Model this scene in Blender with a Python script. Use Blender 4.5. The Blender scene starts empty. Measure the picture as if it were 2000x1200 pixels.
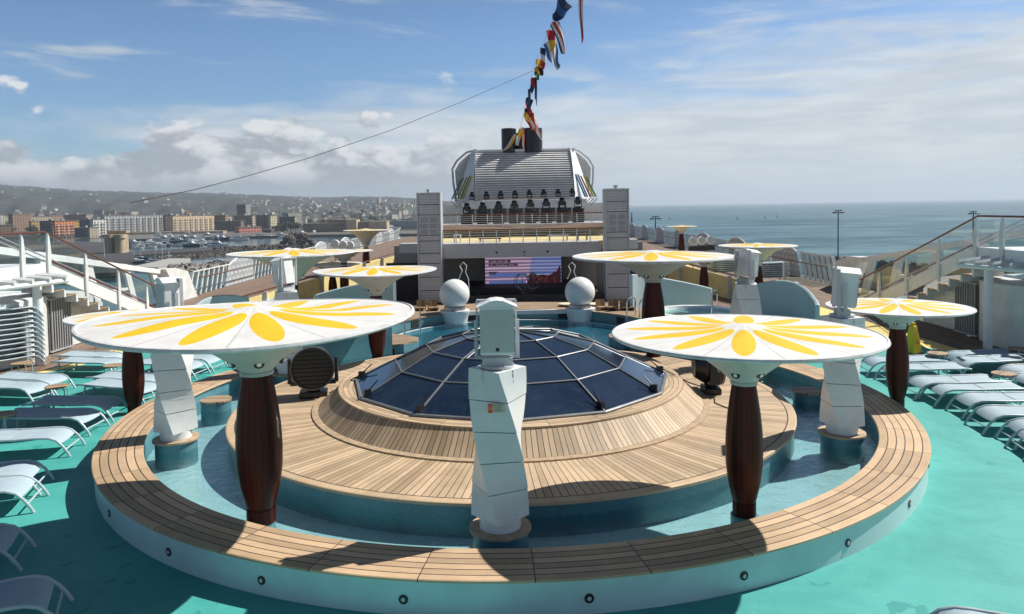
import bpy, bmesh, math, random
from math import sin, cos, pi, radians as R_, sqrt, atan2
from mathutils import Vector, Matrix
random.seed(7)
S = bpy.context.scene
COL = S.collection
# ---------------------------------------------------------------- camera
F = 1445.0; PIT = R_(2.5); ROLL = 0.0172; PPY = 404 + F*math.tan(PIT); H = 4.2
cam = bpy.data.cameras.new('camera'); co = bpy.data.objects.new('camera', cam); COL.objects.link(co)
cam.sensor_width = 36; cam.lens = 36*F/2000; cam.shift_y = (PPY-600)/2000
cam.clip_start = 0.1; cam.clip_end = 60000
co.matrix_world = Matrix.Translation((0, 0, H)) @ Matrix.Rotation(pi/2-PIT, 4, 'X') @ Matrix.Rotation(-ROLL, 4, 'Z')
S.camera = co
def ray(px, py):
    xr = (px-1000)/F; zr = (PPY-py)/F
    x = xr*cos(ROLL)+zr*sin(ROLL); cz = -xr*sin(ROLL)+zr*cos(ROLL)
    return Vector((x, cos(PIT)+cz*sin(PIT), -sin(PIT)+cz*cos(PIT)))
def atz(px, py, z):                 # point of the level z seen at (px, py) of the 2000 px survey photo
    r = ray(px, py); return r*((z-H)/r.z)+Vector((0, 0, H))
def aty(px, py, y):                 # point at distance y
    r = ray(px, py); return r*(y/r.y)+Vector((0, 0, H))
# ---------------------------------------------------------------- light, sky, exposure
SUND = Vector((.80, .36, 1)).normalized()
EL = math.asin(SUND.z); AZ = atan2(SUND.x, SUND.y)
sun = bpy.data.lights.new('sun', 'SUN'); sun.energy = 5.0; sun.angle = R_(.53); sun.color = (1, .955, .88)
so = bpy.data.objects.new('sun', sun); COL.objects.link(so); so.rotation_euler = SUND.to_track_quat('Z', 'Y').to_euler(); so.location = (20, 0, 40)
W = bpy.data.worlds.new('World'); S.world = W; W.use_nodes = True
wn = W.node_tree.nodes; wl = W.node_tree.links; wn.clear()
class G:                            # tiny node-graph helper
    def __init__(s, nt): s.nt = nt; s.n = nt.nodes; s.l = nt.links
    def node(s, t, **k):
        n = s.n.new(t)
        for a, b in k.items():
            if a.startswith('i_'): n.inputs[a[2:].replace('_', ' ')].default_value = b
            else: setattr(n, a, b)
        return n
    def put(s, sock, v):
        if isinstance(v, (int, float)): sock.default_value = v
        elif isinstance(v, tuple): sock.default_value = v
        else: s.l.new(v, sock)
    def m(s, op, a, b=0.0, c=None, clamp=False):
        n = s.n.new('ShaderNodeMath'); n.operation = op; n.use_clamp = clamp
        s.put(n.inputs[0], a); s.put(n.inputs[1], b)
        if c is not None: s.put(n.inputs[2], c)
        return n.outputs[0]
    def mix(s, f, a, b, bt='MIX'):
        n = s.n.new('ShaderNodeMix'); n.data_type = 'RGBA'; n.blend_type = bt
        s.put(n.inputs[0], f); s.put(n.inputs[6], a); s.put(n.inputs[7], b); return n.outputs[2]
    def noise(s, vec, scale, detail=3, rough=.5, dist=0):
        n = s.n.new('ShaderNodeTexNoise'); n.inputs['Scale'].default_value = scale; n.inputs['Detail'].default_value = detail
        n.inputs['Roughness'].default_value = rough; n.inputs['Distortion'].default_value = dist
        if vec is not None: s.l.new(vec, n.inputs['Vector'])
        return n.outputs['Fac']
    def ramp(s, f, a, b, smooth=True):
        n = s.n.new('ShaderNodeMapRange'); n.interpolation_type = 'SMOOTHSTEP' if smooth else 'LINEAR'
        s.put(n.inputs[0], f); n.inputs[1].default_value = a; n.inputs[2].default_value = b; return n.outputs[0]
    def white(s, v):
        n = s.n.new('ShaderNodeTexWhiteNoise'); n.noise_dimensions = '1D'; s.put(n.inputs['W'], v); return n.outputs['Value']
    def scaled(s, vec, sc):
        n = s.n.new('ShaderNodeMapping'); n.inputs['Scale'].default_value = sc; s.l.new(vec, n.inputs['Vector']); return n.outputs[0]
def c4(c, k=1.0): return (c[0]*k, c[1]*k, c[2]*k, 1)
g = G(W.node_tree)
sky = g.node('ShaderNodeTexSky', sky_type='NISHITA', sun_disc=False, sun_elevation=EL, sun_rotation=AZ, altitude=300, air_density=1.0, dust_density=.6, ozone_density=2.5)
tc = g.node('ShaderNodeTexCoord'); dirv = tc.outputs['Generated']
sep = g.node('ShaderNodeSeparateXYZ'); g.l.new(dirv, sep.inputs[0]); dz = sep.outputs[2]; dx = sep.outputs[0]
n1 = g.noise(g.scaled(dirv, (2.6, 2.6, 15.0)), 1.4, 10, .6, .5)      # streaky veil
n3 = g.noise(g.scaled(dirv, (4.0, 4.0, 30.0)), 1.7, 8, .6, .3)       # soft layering
def puffn(off):
    mp = g.node('ShaderNodeMapping'); mp.inputs['Location'].default_value = off; mp.inputs['Scale'].default_value = (6.5, 6.5, 12); g.l.new(dirv, mp.inputs['Vector'])
    return g.noise(mp.outputs[0], 1.5, 9, .52, .15)
n2 = puffn((0, 0, 0)); n2s = puffn((.12, 0, .2))
ex = g.m('ADD', .172, g.m('MULTIPLY', dx, .13))
veil = g.ramp(g.m('ADD', g.m('MULTIPLY', g.m('SUBTRACT', ex, dz), 11.0), g.m('MULTIPLY', g.m('SUBTRACT', n1, .5), 3.6)), -.35, 1.0)
wisp = g.m('MULTIPLY', g.ramp(n1, .53, .74), .75)
skc = g.mix(1.0, sky.outputs[0], g.mix(g.ramp(dz, .2, .5), (1.14, 1.42, 1.68, 1), (.40, .42, .52, 1)), 'MULTIPLY')
cloud = g.mix(g.ramp(n3, .34, .68), (8.2, 9.0, 9.7, 1), (11.0, 11.5, 11.9, 1))
skc = g.mix(g.m('MULTIPLY', g.m('MAXIMUM', g.m('MULTIPLY', veil, .93), wisp), g.m('SUBTRACT', 1.0, g.m('MULTIPLY', g.ramp(dz, .22, .45), .93))), skc, cloud)
hz_ = g.ramp(dz, .085, .005); skc = g.mix(g.m('MULTIPLY', hz_, .75), skc, g.mix(g.ramp(dx, -.15, .15), (5.8, 6.6, 7.2, 1), (8.6, 9.7, 10.2, 1)))
left = g.ramp(dx, .04, -.2)
den = g.m('ADD', n2, g.m('MULTIPLY', g.m('SUBTRACT', .092, dz), 2.6))
puff = g.m('MULTIPLY', g.ramp(den, .47, .53), left)
lit = g.ramp(g.m('SUBTRACT', n2, n2s), -.05, .10)
pc = g.mix(g.m('MULTIPLY', lit, g.ramp(dz, .02, .06)), (5.4, 6.0, 6.6, 1), (12.0, 12.2, 12.4, 1))
skc = g.mix(g.m('MULTIPLY', puff, .9), skc, pc)
bg = g.node('ShaderNodeBackground'); bg.inputs['Strength'].default_value = .0515
wo = g.node('ShaderNodeOutputWorld'); g.l.new(skc, bg.inputs[0]); g.l.new(bg.outputs[0], wo.inputs[0])
S.view_settings.view_transform = 'Standard'; S.view_settings.look = 'None'; S.view_settings.exposure = 0.42; S.view_settings.gamma = 1
S.view_settings.use_curve_mapping = False
S.render.engine = 'CYCLES'
HAZE = 0.95e-4
# ---------------------------------------------------------------- helpers
MATS = {}
def mat(name, col, rough=.5, metal=0.0, var=.12, scale=4.0, bump=0.0, bscale=30.0, spec=.5, coat=0.0, emit=None):
    if name in MATS: return MATS[name]
    m = bpy.data.materials.new(name); m.use_nodes = True; g = G(m.node_tree); p = m.node_tree.nodes['Principled BSDF']
    tc = g.node('ShaderNodeTexCoord')
    n = g.noise(tc.outputs['Object'], scale, 6, .6)
    f = g.ramp(n, .3, .7)
    g.l.new(g.mix(f, c4(col, 1-var), c4(col, 1+var*.6)), p.inputs['Base Color'])
    g.put(p.inputs['Roughness'], g.m('ADD', rough-.06, g.m('MULTIPLY', n, .12)))
    p.inputs['Metallic'].default_value = metal; p.inputs['Specular IOR Level'].default_value = spec; p.inputs['Coat Weight'].default_value = coat
    if bump:
        b = g.node('ShaderNodeBump'); b.inputs['Strength'].default_value = bump; b.inputs['Distance'].default_value = .02
        g.l.new(g.noise(tc.outputs['Object'], bscale, 4), b.inputs['Height']); g.l.new(b.outputs[0], p.inputs['Normal'])
    if emit: p.inputs['Emission Color'].default_value = c4(emit[0]); p.inputs['Emission Strength'].default_value = emit[1]
    MATS[name] = m; return m
def custom(name):
    m = bpy.data.materials.new(name); m.use_nodes = True; MATS[name] = m
    g = G(m.node_tree); tc = g.node('ShaderNodeTexCoord'); sp = g.node('ShaderNodeSeparateXYZ'); g.l.new(tc.outputs['Object'], sp.inputs[0])
    return m, g, m.node_tree.nodes['Principled BSDF'], tc.outputs['Object'], sp.outputs
def teak(name, mode, n=300, r0=0, r1=1, nj=30, col=(.53, .385, .235), line=.11, edge=None, width=.09):
    m, g, p, ob, xyz = custom(name); x, y, z = xyz
    ang = g.m('ARCTAN2', y, x); rad = g.m('SQRT', g.m('ADD', g.m('MULTIPLY', x, x), g.m('MULTIPLY', y, y)))
    if mode == 'radial':
        t = g.m('ADD', g.m('MULTIPLY', ang, n/(2*pi)), 1000.0); ln = g.m('LESS_THAN', g.m('FRACT', t), line); idn = g.m('FLOOR', t)
        stretch = rad
        if edge:
            e = g.m('GREATER_THAN', rad, edge)
            el = g.m('LESS_THAN', g.m('ABSOLUTE', g.m('SUBTRACT', rad, edge)), .011)
            ln = g.m('MAXIMUM', g.m('MULTIPLY', ln, g.m('SUBTRACT', 1.0, e)), el)
            idn = g.m('MULTIPLY', idn, g.m('SUBTRACT', 1.0, e))
        gv = g.node('ShaderNodeCombineXYZ'); g.put(gv.inputs[0], g.m('MULTIPLY', t, 2.0)); g.put(gv.inputs[1], g.m('MULTIPLY', rad, 3.0))
    elif mode == 'ring':
        t = g.m('MULTIPLY', g.m('SUBTRACT', rad, r0), n/(r1-r0)); fr = g.m('FRACT', t)
        ln = g.m('MULTIPLY', g.m('LESS_THAN', fr, line), g.m('GREATER_THAN', t, .5))
        a = g.m('MULTIPLY', ang, nj/(2*pi)); ja = g.m('FRACT', g.m('ADD', a, 500.3)); ln = g.m('MAXIMUM', ln, g.m('LESS_THAN', ja, .010))
        idn = g.m('ADD', g.m('FLOOR', t), g.m('MULTIPLY', g.m('FLOOR', g.m('ADD', a, 500.3)), 17.0))
        gv = g.node('ShaderNodeCombineXYZ'); g.put(gv.inputs[0], g.m('MULTIPLY', t, 3.0)); g.put(gv.inputs[1], g.m('MULTIPLY', ang, 14.0))
    else:
        t = g.m('ADD', g.m('MULTIPLY', x if mode == 'y' else y, 1/width), 1000.0); ln = g.m('LESS_THAN', g.m('FRACT', t), line); idn = g.m('FLOOR', t)
        gv = g.node('ShaderNodeCombineXYZ'); g.put(gv.inputs[0], g.m('MULTIPLY', t, 3.0)); g.put(gv.inputs[1], g.m('MULTIPLY', y if mode == 'y' else x, 2.5))
    w = g.white(idn); gr = g.noise(gv.outputs[0], 1.0, 5, .65); st = g.noise(ob, 1.1, 6, .65)
    k = g.m('ADD', g.m('ADD', g.m('MULTIPLY', w, .5), g.m('MULTIPLY', gr, .4)), g.m('MULTIPLY', g.ramp(st, .3, .7), .25))
    c = g.mix(g.ramp(k, .2, .95), c4(col, .62), c4((col[0]*1.12, col[1]*1.13, col[2]*1.2)))
    grey = g.ramp(g.noise(ob, .7, 7, .7), .48, .72); c = g.mix(g.m('MULTIPLY', grey, .35), c, c4((col[0]*.72, col[1]*.82, col[2]*1.05)))
    c = g.mix(g.m('MULTIPLY', ln, .93), c, (.012, .01, .009, 1)); g.l.new(c, p.inputs['Base Color'])
    p.inputs['Roughness'].default_value = .62
    b = g.node('ShaderNodeBump'); b.inputs['Strength'].default_value = .5; b.inputs['Distance'].default_value = .004
    g.put(b.inputs['Height'], g.m('SUBTRACT', g.m('MULTIPLY', gr, .4), ln)); g.l.new(b.outputs[0], p.inputs['Normal'])
    return m
def mosaic(name, col, size=70.0, var=.3):
    m, g, p, ob, xyz = custom(name)
    v = g.node('ShaderNodeTexVoronoi'); v.inputs['Scale'].default_value = size; g.l.new(ob, v.inputs['Vector'])
    s = g.node('ShaderNodeSeparateColor'); g.l.new(v.outputs['Color'], s.inputs[0])
    st = g.ramp(g.noise(ob, 1.6, 6, .65), .3, .7)
    f = g.m('ADD', g.m('MULTIPLY', s.outputs[0], .6), g.m('MULTIPLY', st, .5))
    g.l.new(g.mix(f, c4(col, 1-var), c4(col, 1+var*.8)), p.inputs['Base Color']); p.inputs['Roughness'].default_value = .35
    return m
def water(name, tint, bscale=9.0, bstr=.12, extra=.0):
    m, g, p, ob, xyz = custom(name); m.node_tree.nodes.remove(p)
    b = g.node('ShaderNodeBump'); b.inputs['Strength'].default_value = bstr; b.inputs['Distance'].default_value = .05
    g.l.new(g.noise(ob, bscale, 4, .55, .4), b.inputs['Height'])
    tr = g.node('ShaderNodeBsdfTransparent'); tr.inputs[0].default_value = c4(tint)
    gl = g.node('ShaderNodeBsdfGlossy'); gl.inputs['Roughness'].default_value = .015; g.l.new(b.outputs[0], gl.inputs['Normal'])
    fr = g.node('ShaderNodeLayerWeight'); g.l.new(b.outputs[0], fr.inputs['Normal'])
    mx = g.node('ShaderNodeMixShader'); g.l.new(g.m('ADD', g.m('MULTIPLY', g.m('POWER', fr.outputs['Facing'], 5.0), .9), .022+extra, clamp=True), mx.inputs[0]); g.l.new(tr.outputs[0], mx.inputs[1]); g.l.new(gl.outputs[0], mx.inputs[2])
    g.l.new(mx.outputs[0], g.n['Material Output'].inputs[0]); return m
def glass(name, tint=(.80, .92, .92), ior=1.45):
    m, g, p, ob, xyz = custom(name); m.node_tree.nodes.remove(p)
    tr = g.node('ShaderNodeBsdfTransparent'); tr.inputs[0].default_value = c4(tint)
    gl = g.node('ShaderNodeBsdfGlossy'); gl.inputs['Roughness'].default_value = .03
    fr = g.node('ShaderNodeLayerWeight')
    mx = g.node('ShaderNodeMixShader'); g.l.new(g.m('ADD', g.m('MULTIPLY', g.m('POWER', fr.outputs['Facing'], 5.0), .6), .05), mx.inputs[0]); g.l.new(tr.outputs[0], mx.inputs[1]); g.l.new(gl.outputs[0], mx.inputs[2])
    g.l.new(mx.outputs[0], g.n['Material Output'].inputs[0]); return m
class MB:
    def __init__(s): s.v = []; s.f = []; s.mi = []; s.cur = 0
    def add(s, vs, fs):
        o = len(s.v); s.v += [tuple(v) for v in vs]; s.f += [tuple(i+o for i in f) for f in fs]; s.mi += [s.cur]*len(fs); return s
    def box(s, c, d, rz=0, rx=0, ry=0, taper=1.0):
        M = Matrix.Translation(c) @ Matrix.Rotation(rz, 4, 'Z') @ Matrix.Rotation(ry, 4, 'Y') @ Matrix.Rotation(rx, 4, 'X')
        vs = [M @ Vector((x*d[0]/2*(taper if z > 0 else 1), y*d[1]/2*(taper if z > 0 else 1), z*d[2]/2)) for z in (-1, 1) for y in (-1, 1) for x in (-1, 1)]
        return s.add(vs, [(0, 2, 3, 1), (4, 5, 7, 6), (0, 1, 5, 4), (2, 6, 7, 3), (0, 4, 6, 2), (1, 3, 7, 5)])
    def cyl(s, a, b, r, r2=None, n=12, cap=True):
        a = Vector(a); b = Vector(b); r2 = r if r2 is None else r2; d = (b-a).normalized()
        u = d.orthogonal().normalized(); w = d.cross(u)
        vs = [a+(u*cos(2*pi*i/n)+w*sin(2*pi*i/n))*r for i in range(n)]+[b+(u*cos(2*pi*i/n)+w*sin(2*pi*i/n))*r2 for i in range(n)]
        fs = [(i, (i+1) % n, n+(i+1) % n, n+i) for i in range(n)]
        if cap: fs += [tuple(range(n-1, -1, -1)), tuple(range(n, 2*n))]
        return s.add(vs, fs)
    def tube(s, pts, r, n=8):
        pts = [Vector(p) for p in pts]; vs = []; k = len(pts)
        ref = None
        for i, p in enumerate(pts):
            d = (pts[min(i+1, k-1)]-pts[max(i-1, 0)]).normalized()
            if ref is None: ref = d.orthogonal().normalized()
            u = (ref-d*ref.dot(d)).normalized(); ref = u; w = d.cross(u)
            vs += [p+(u*cos(2*pi*j/n)+w*sin(2*pi*j/n))*r for j in range(n)]
        fs = [(i*n+j, i*n+(j+1) % n, (i+1)*n+(j+1) % n, (i+1)*n+j) for i in range(k-1) for j in range(n)]
        fs += [tuple(range(n-1, -1, -1)), tuple(range((k-1)*n, k*n))]
        return s.add(vs, fs)
    def lathe(s, prof, n=48, c=(0, 0), a0=0.0, a1=2*pi):
        full = abs(a1-a0-2*pi) < 1e-6; m = n if full else n+1; k = len(prof); vs = []
        for i in range(m):
            a = a0+(a1-a0)*i/n
            vs += [(c[0]+r*cos(a), c[1]+r*sin(a), z) for r, z in prof]
        fs = []
        for i in range(n):
            i2 = (i+1) % m
            for j in range(k-1):
                q = [i*k+j, i2*k+j, i2*k+j+1, i*k+j+1]
                if prof[j][0] < 1e-6: q = [q[0], q[2], q[3]]
                elif prof[j+1][0] < 1e-6: q = [q[0], q[1], q[2]]
                fs.append(tuple(q))
        return s.add(vs, fs)
    def prism(s, poly, z0, z1):
        n = len(poly); vs = [(x, y, z0) for x, y in poly]+[(x, y, z1) for x, y in poly]
        fs = [(i, (i+1) % n, n+(i+1) % n, n+i) for i in range(n)]+[tuple(range(n-1, -1, -1)), tuple(range(n, 2*n))]
        return s.add(vs, fs)
    def slab(s, pts, off):            # polygon of 3-D points given a thickness
        n = len(pts); off = Vector(off); a = [Vector(p) for p in pts]; vs = a+[p+off for p in a]
        fs = [(i, (i+1) % n, n+(i+1) % n, n+i) for i in range(n)]+[tuple(range(n-1, -1, -1)), tuple(range(n, 2*n))]
        return s.add(vs, fs)
    def build(s, name, m, parent=None, smooth=False, loc=None, bevel=0, angle=35):
        me = bpy.data.meshes.new(name); me.from_pydata(s.v, [], s.f)
        ms = m if isinstance(m, (list, tuple)) else [m]
        for q in ms: me.materials.append(q)
        if len(ms) > 1: me.polygons.foreach_set('material_index', s.mi)
        bm = bmesh.new(); bm.from_mesh(me); bmesh.ops.recalc_face_normals(bm, faces=bm.faces); bm.to_mesh(me); bm.free()
        if smooth:
            me.polygons.foreach_set('use_smooth', [True]*len(me.polygons)); me.set_sharp_from_angle(angle=R_(angle))
        o = bpy.data.objects.new(name, me); COL.objects.link(o)
        if parent: o.parent = parent
        if loc: o.location = loc
        if bevel:
            b = o.modifiers.new('b', 'BEVEL'); b.width = bevel; b.segments = 2; b.limit_method = 'ANGLE'; b.angle_limit = R_(40)
        return o
def tag(o, label, cat, group=None):
    o['label'] = label; o['category'] = cat
    if group: o['group'] = group
    return o
def thing(name, label, cat, loc=(0, 0, 0), rz=0, group=None):
    o = bpy.data.objects.new(name, None); COL.objects.link(o); o.location = loc; o.rotation_euler = (0, 0, rz); o.empty_display_size = .2
    return tag(o, label, cat, group)
def struct(o): o['kind'] = 'structure'; return o
def stuff(o): o['kind'] = 'stuff'; return o
CH = {}
def copy_tree(o, label=None, loc=None, rz=None, sc=None, parent=None):
    c = o.copy(); COL.objects.link(c)
    if parent: c.parent = parent
    for ch in list(o.children): copy_tree(ch, parent=c)
    if label: c['label'] = label
    if loc is not None: c.location = loc
    if rz is not None: c.rotation_euler = (0, 0, rz)
    if sc is not None: c.scale = (sc, sc, sc) if isinstance(sc, (int, float)) else sc
    return c
# ---------------------------------------------------------------- materials
white = mat('white_paint', (.74, .76, .76), .38, var=.07, scale=3)
white2 = mat('white_paint_old', (.66, .68, .67), .45, var=.12, scale=2)
greyp = mat('grey_paint', (.36, .37, .38), .45, var=.1, scale=3)
lgrey = mat('light_grey_metal', (.52, .54, .55), .4, var=.1)
black = mat('black_metal', (.012, .012, .014), .35, var=.3)
blackm = mat('black_matte', (.014, .014, .015), .7, var=.3)
chrome = mat('stainless_steel', (.62, .63, .64), .18, 1.0, var=.05)
steel = mat('brushed_steel', (.42, .42, .42), .35, 1.0, var=.08)
yellow = mat('yellow_deck_paint', (.80, .60, .20), .55, var=.12, scale=1.2)
rail_wood = mat('varnished_rail', (.12, .045, .03), .3, var=.2)
mahog = None
teak_island = teak('teak_radial', 'radial', 296, edge=5.19)
teak_skirt = teak('teak_skirt', 'radial', 250, line=.14)
teak_curb = teak('teak_curb', 'ring', 4, 3.0, 3.36, 24, line=.10)
teak_seat = teak('teak_bench', 'ring', 6, 6.6, 7.32, 38, line=.13, col=(.56, .385, .225))
teak_deck = teak('teak_deck', 'y', line=.13, col=(.25, .17, .115), width=.12)
teak_small = teak('teak_small', 'x', line=.16, col=(.40, .28, .17), width=.07)
brown_wood = teak('brown_wood_slats', 'y', line=.06, col=(.30, .19, .10), width=.1)
mos_wall = mosaic('blue_mosaic', (.085, .225, .265)); mos_light = mosaic('pale_mosaic', (.34, .53, .54), 60, .2)
mos_deep = mosaic('deep_mosaic', (.015, .17, .22), 40, .3)
wall_white = mat('white_bench_wall', (.50, .66, .66), .35, var=.1, scale=1.5)
wchan = water('channel_water', (.86, .96, .98), 6, .55, .06); wpool = water('pool_water', (.45, .78, .86), 5, .35, .03)
wjac = water('jacuzzi_water', (.6, .95, .97), 8, .4)
# turquoise deck coating with stains
mt, g, p, ob, xyz = custom('turquoise_deck_paint')
a = g.ramp(g.noise(ob, .55, 10, .72, .6), .40, .62); b_ = g.noise(ob, 9, 6, .7)
c = g.mix(a, (.036, .285, .26, 1), (.062, .365, .33, 1)); c = g.mix(g.m('MULTIPLY', b_, .22), c, (.10, .46, .41, 1))
st = g.ramp(g.noise(ob, 1.1, 5, .55, 1.4), .655, .668); c = g.mix(g.m('MULTIPLY', st, .7), c, (.012, .23, .215, 1))
scf = g.ramp(g.noise(ob, 3.5, 9, .8, 2.0), .56, .68); c = g.mix(g.m('MULTIPLY', scf, .32), c, (.17, .47, .43, 1)); g.l.new(c, p.inputs['Base Color'])
p.inputs['Roughness'].default_value = .6
bp = g.node('ShaderNodeBump'); bp.inputs['Strength'].default_value = .25; bp.inputs['Distance'].default_value = .004
g.l.new(g.noise(ob, 70, 3), bp.inputs['Height']); g.l.new(bp.outputs[0], p.inputs['Normal']); turq = mt
# varnished pole staves
mt, g, p, ob, xyz = custom('mahogany_staves')
ang = g.m('ARCTAN2', xyz[1], xyz[0]); t = g.m('ADD', g.m('MULTIPLY', ang, 22/(2*pi)), 100); w = g.white(g.m('FLOOR', t))
cv = g.node('ShaderNodeCombineXYZ'); g.put(cv.inputs[0], g.m('MULTIPLY', t, 2.0)); g.put(cv.inputs[2], g.m('MULTIPLY', xyz[2], 2.0))
k = g.m('ADD', g.m('MULTIPLY', w, .6), g.m('MULTIPLY', g.noise(cv.outputs[0], 2, 5, .6), .6))
c = g.mix(g.ramp(k, .2, .95), (.016, .003, .002, 1), (.10, .019, .010, 1))
c = g.mix(g.m('LESS_THAN', g.m('FRACT', t), .07), c, (.006, .003, .002, 1)); g.l.new(c, p.inputs['Base Color'])
p.inputs['Roughness'].default_value = .42; p.inputs['Specular IOR Level'].default_value = .16; p.inputs['Coat Weight'].default_value = .05; p.inputs['Coat Roughness'].default_value = .15; mahog = mt
# canopy with petals
def canopy_mat(name, n, phase, Rr, half=.084, c0=.535, hl=.375):
    m, g, p, ob, xyz = custom(name)
    ang = g.m('ADD', g.m('ARCTAN2', xyz[1], xyz[0]), phase)
    u = g.m('MULTIPLY', g.m('SQRT', g.m('ADD', g.m('MULTIPLY', xyz[0], xyz[0]), g.m('MULTIPLY', xyz[1], xyz[1]))), 1/Rr)
    fa = g.m('SUBTRACT', g.m('FRACT', g.m('ADD', g.m('MULTIPLY', ang, n/(2*pi)), 50.5)), .5)
    th = g.m('MULTIPLY', fa, 2*pi/n)
    along = g.m('MULTIPLY', g.m('SUBTRACT', g.m('MULTIPLY', u, g.m('COSINE', th)), c0), 1/hl)
    across = g.m('MULTIPLY', g.m('MULTIPLY', u, g.m('SINE', th)), 1/half)
    e = g.m('ADD', g.m('MULTIPLY', along, along), g.m('MULTIPLY', across, across))
    pet = g.ramp(e, 1.03, .97)
    seam = g.m('MULTIPLY', g.m('LESS_THAN', g.m('SUBTRACT', .5, g.m('ABSOLUTE', fa)), .016), .45)
    dirt = g.ramp(g.noise(ob, 2.2, 7, .65), .35, .75)
    wc = g.mix(g.m('MULTIPLY', dirt, .55), (.70, .70, .68, 1), (.52, .51, .47, 1)); wc = g.mix(seam, wc, (.3, .3, .3, 1))
    yc = g.mix(g.m('MULTIPLY', dirt, .5), (.76, .50, .005, 1), (.60, .38, .01, 1))
    g.l.new(g.mix(pet, wc, yc), p.inputs['Base Color']); p.inputs['Roughness'].default_value = .5
    b = g.node('ShaderNodeBump'); b.inputs['Strength'].default_value = .35; b.inputs['Distance'].default_value = .02
    g.l.new(g.noise(ob, 3.0, 3, .5, .5), b.inputs['Height']); g.l.new(b.outputs[0], p.inputs['Normal'])
    return m
# perforated / louvred panels
def perf(name, col, sx, sz, dot=.5, dark=.35, ax=1):
    m, g, p, ob, xyz = custom(name)
    h = g.m('MULTIPLY', xyz[ax], sx); v = g.m('MULTIPLY', xyz[2], sz)
    row = g.m('MULTIPLY', g.m('MODULO', g.m('FLOOR', g.m('ADD', v, 500)), 2.0), .5)
    fx = g.m('FRACT', g.m('ADD', g.m('ADD', h, row), 500)); fz = g.m('FRACT', g.m('ADD', v, 500))
    d = g.m('MULTIPLY', g.m('LESS_THAN', fx, dot), g.m('LESS_THAN', fz, .35))
    n = g.ramp(g.noise(ob, 1.2, 5), .3, .7)
    c = g.mix(n, c4(col, .88), c4(col, 1.1)); g.l.new(g.mix(d, c, c4(col, dark)), p.inputs['Base Color']); p.inputs['Roughness'].default_value = .45
    return m
perf_panel = perf('perforated_panel', (.33, .36, .38), 1.6, 3.2, .62, 1.5)
tower_grille = perf('tower_grille', (.52, .515, .51), 9, 9, .55, .62, 0)
clear = glass('clear_glass', (.93, .97, .97)); tglass = glass('tinted_screen_glass', (.80, .90, .91))
# ---------------------------------------------------------------- ship deck
C0 = (-.07, 14.67)
def disc_sheet(name, m, r0, r1, z, n=160, c=C0):
    return struct(MB().lathe([(r0, 0), (r1, 0)], n).build(name, m, loc=(c[0], c[1], z)))
disc_sheet('deck_turquoise', turq, 6.95, 13.3, 0)
disc_sheet('deck_yellow_band', yellow, 13.3, 13.62, .0)
base = MB()
n = 160
vin = [(C0[0]+13.5*cos(2*pi*i/n), C0[1]+13.5*sin(2*pi*i/n), -.016) for i in range(n)]
vout = []
for i in range(n):
    a = 2*pi*i/n; dx_, dy_ = cos(a), sin(a); X0, X1, Y0, Y1 = -16.6-C0[0], 16.6-C0[0], -9-C0[1], 110-C0[1]
    t = min([q for q in ((X1/dx_ if dx_ > 1e-6 else 1e9), (X0/dx_ if dx_ < -1e-6 else 1e9), (Y1/dy_ if dy_ > 1e-6 else 1e9), (Y0/dy_ if dy_ < -1e-6 else 1e9))])
    vout.append((C0[0]+dx_*t, C0[1]+dy_*t, -.016))
base.add(vin+vout, [(i, (i+1) % n, n+(i+1) % n, n+i) for i in range(n)])
struct(base.build('deck_teak', teak_deck))
struct(MB().box((0, 50, -16), (33.2, 124, 31.4)).build('ship_hull', white)) if False else None
hull = MB(); xs = 16.62
for sx in (-1, 1): hull.box((sx*(xs+.1), 50, -15.6), (.2, 120, 31.1))
struct(hull.build('ship_hull', white))
for s_, nm in ((-1, 'port'), (1, 'starboard')):
    struct(MB().add([(s_*9.2, 19.2, -.008), (s_*12.5, 19.2, -.008), (s_*12.3, 26, -.008), (s_*11.9, 62, -.008), (s_*10.4, 62, -.008), (s_*10.2, 30, -.008)], [(0, 1, 2, 3, 4, 5)]).build('deck_yellow_path', yellow))
# circular bench
bench = thing('circular_bench', 'big round teak-topped bench with pale side wall around the channel pool', 'bench', (C0[0], C0[1], 0))
A0, A1 = -pi/2-R_(116), -pi/2+R_(115)
MB().lathe([(6.6, .378), (6.6, .4), (6.61, .408), (7.31, .408), (7.32, .40), (7.32, .378), (6.6, .378)], 220, a0=A0, a1=A1).build('seat_top', teak_seat, bench, True)
MB().lathe([(7.285, 0), (7.285, .362), (7.25, .362), (7.25, .377)], 220, a0=A0, a1=A1).build('outer_wall', wall_white, bench, True)
MB().lathe([(6.64, .377), (6.64, -.4)], 220, a0=A0, a1=A1).build('inner_wall', mos_wall, bench, True)
for i, d in enumerate((-62, -48.5, -34.5, -22.5, -9.3, 5.8, 19.7, 32.5, 46, 60)):
    a = -pi/2+R_(d+.5); cx, cy = 7.28*cos(a), 7.28*sin(a); nx, ny = cos(a), sin(a)
    l = MB().cyl((cx-nx*.02, cy-ny*.02, .17), (cx+nx*.015, cy+ny*.015, .17), .05, n=20).build('port_light', black, bench)
    MB().cyl((cx+nx*.0155, cy+ny*.0155, .17), (cx+nx*.022, cy+ny*.022, .17), .022, n=12).build('lens', lgrey, l)
# channel floor, water
struct(MB().lathe([(5.2, -.08), (6.66, -.08)], 160).build('channel_floor', mos_light, loc=(C0[0], C0[1], 0)))
struct(MB().lathe([(5.30, .19), (6.64, .19)], 160).build('channel_water', wchan, loc=(C0[0], C0[1], 0)))
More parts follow.
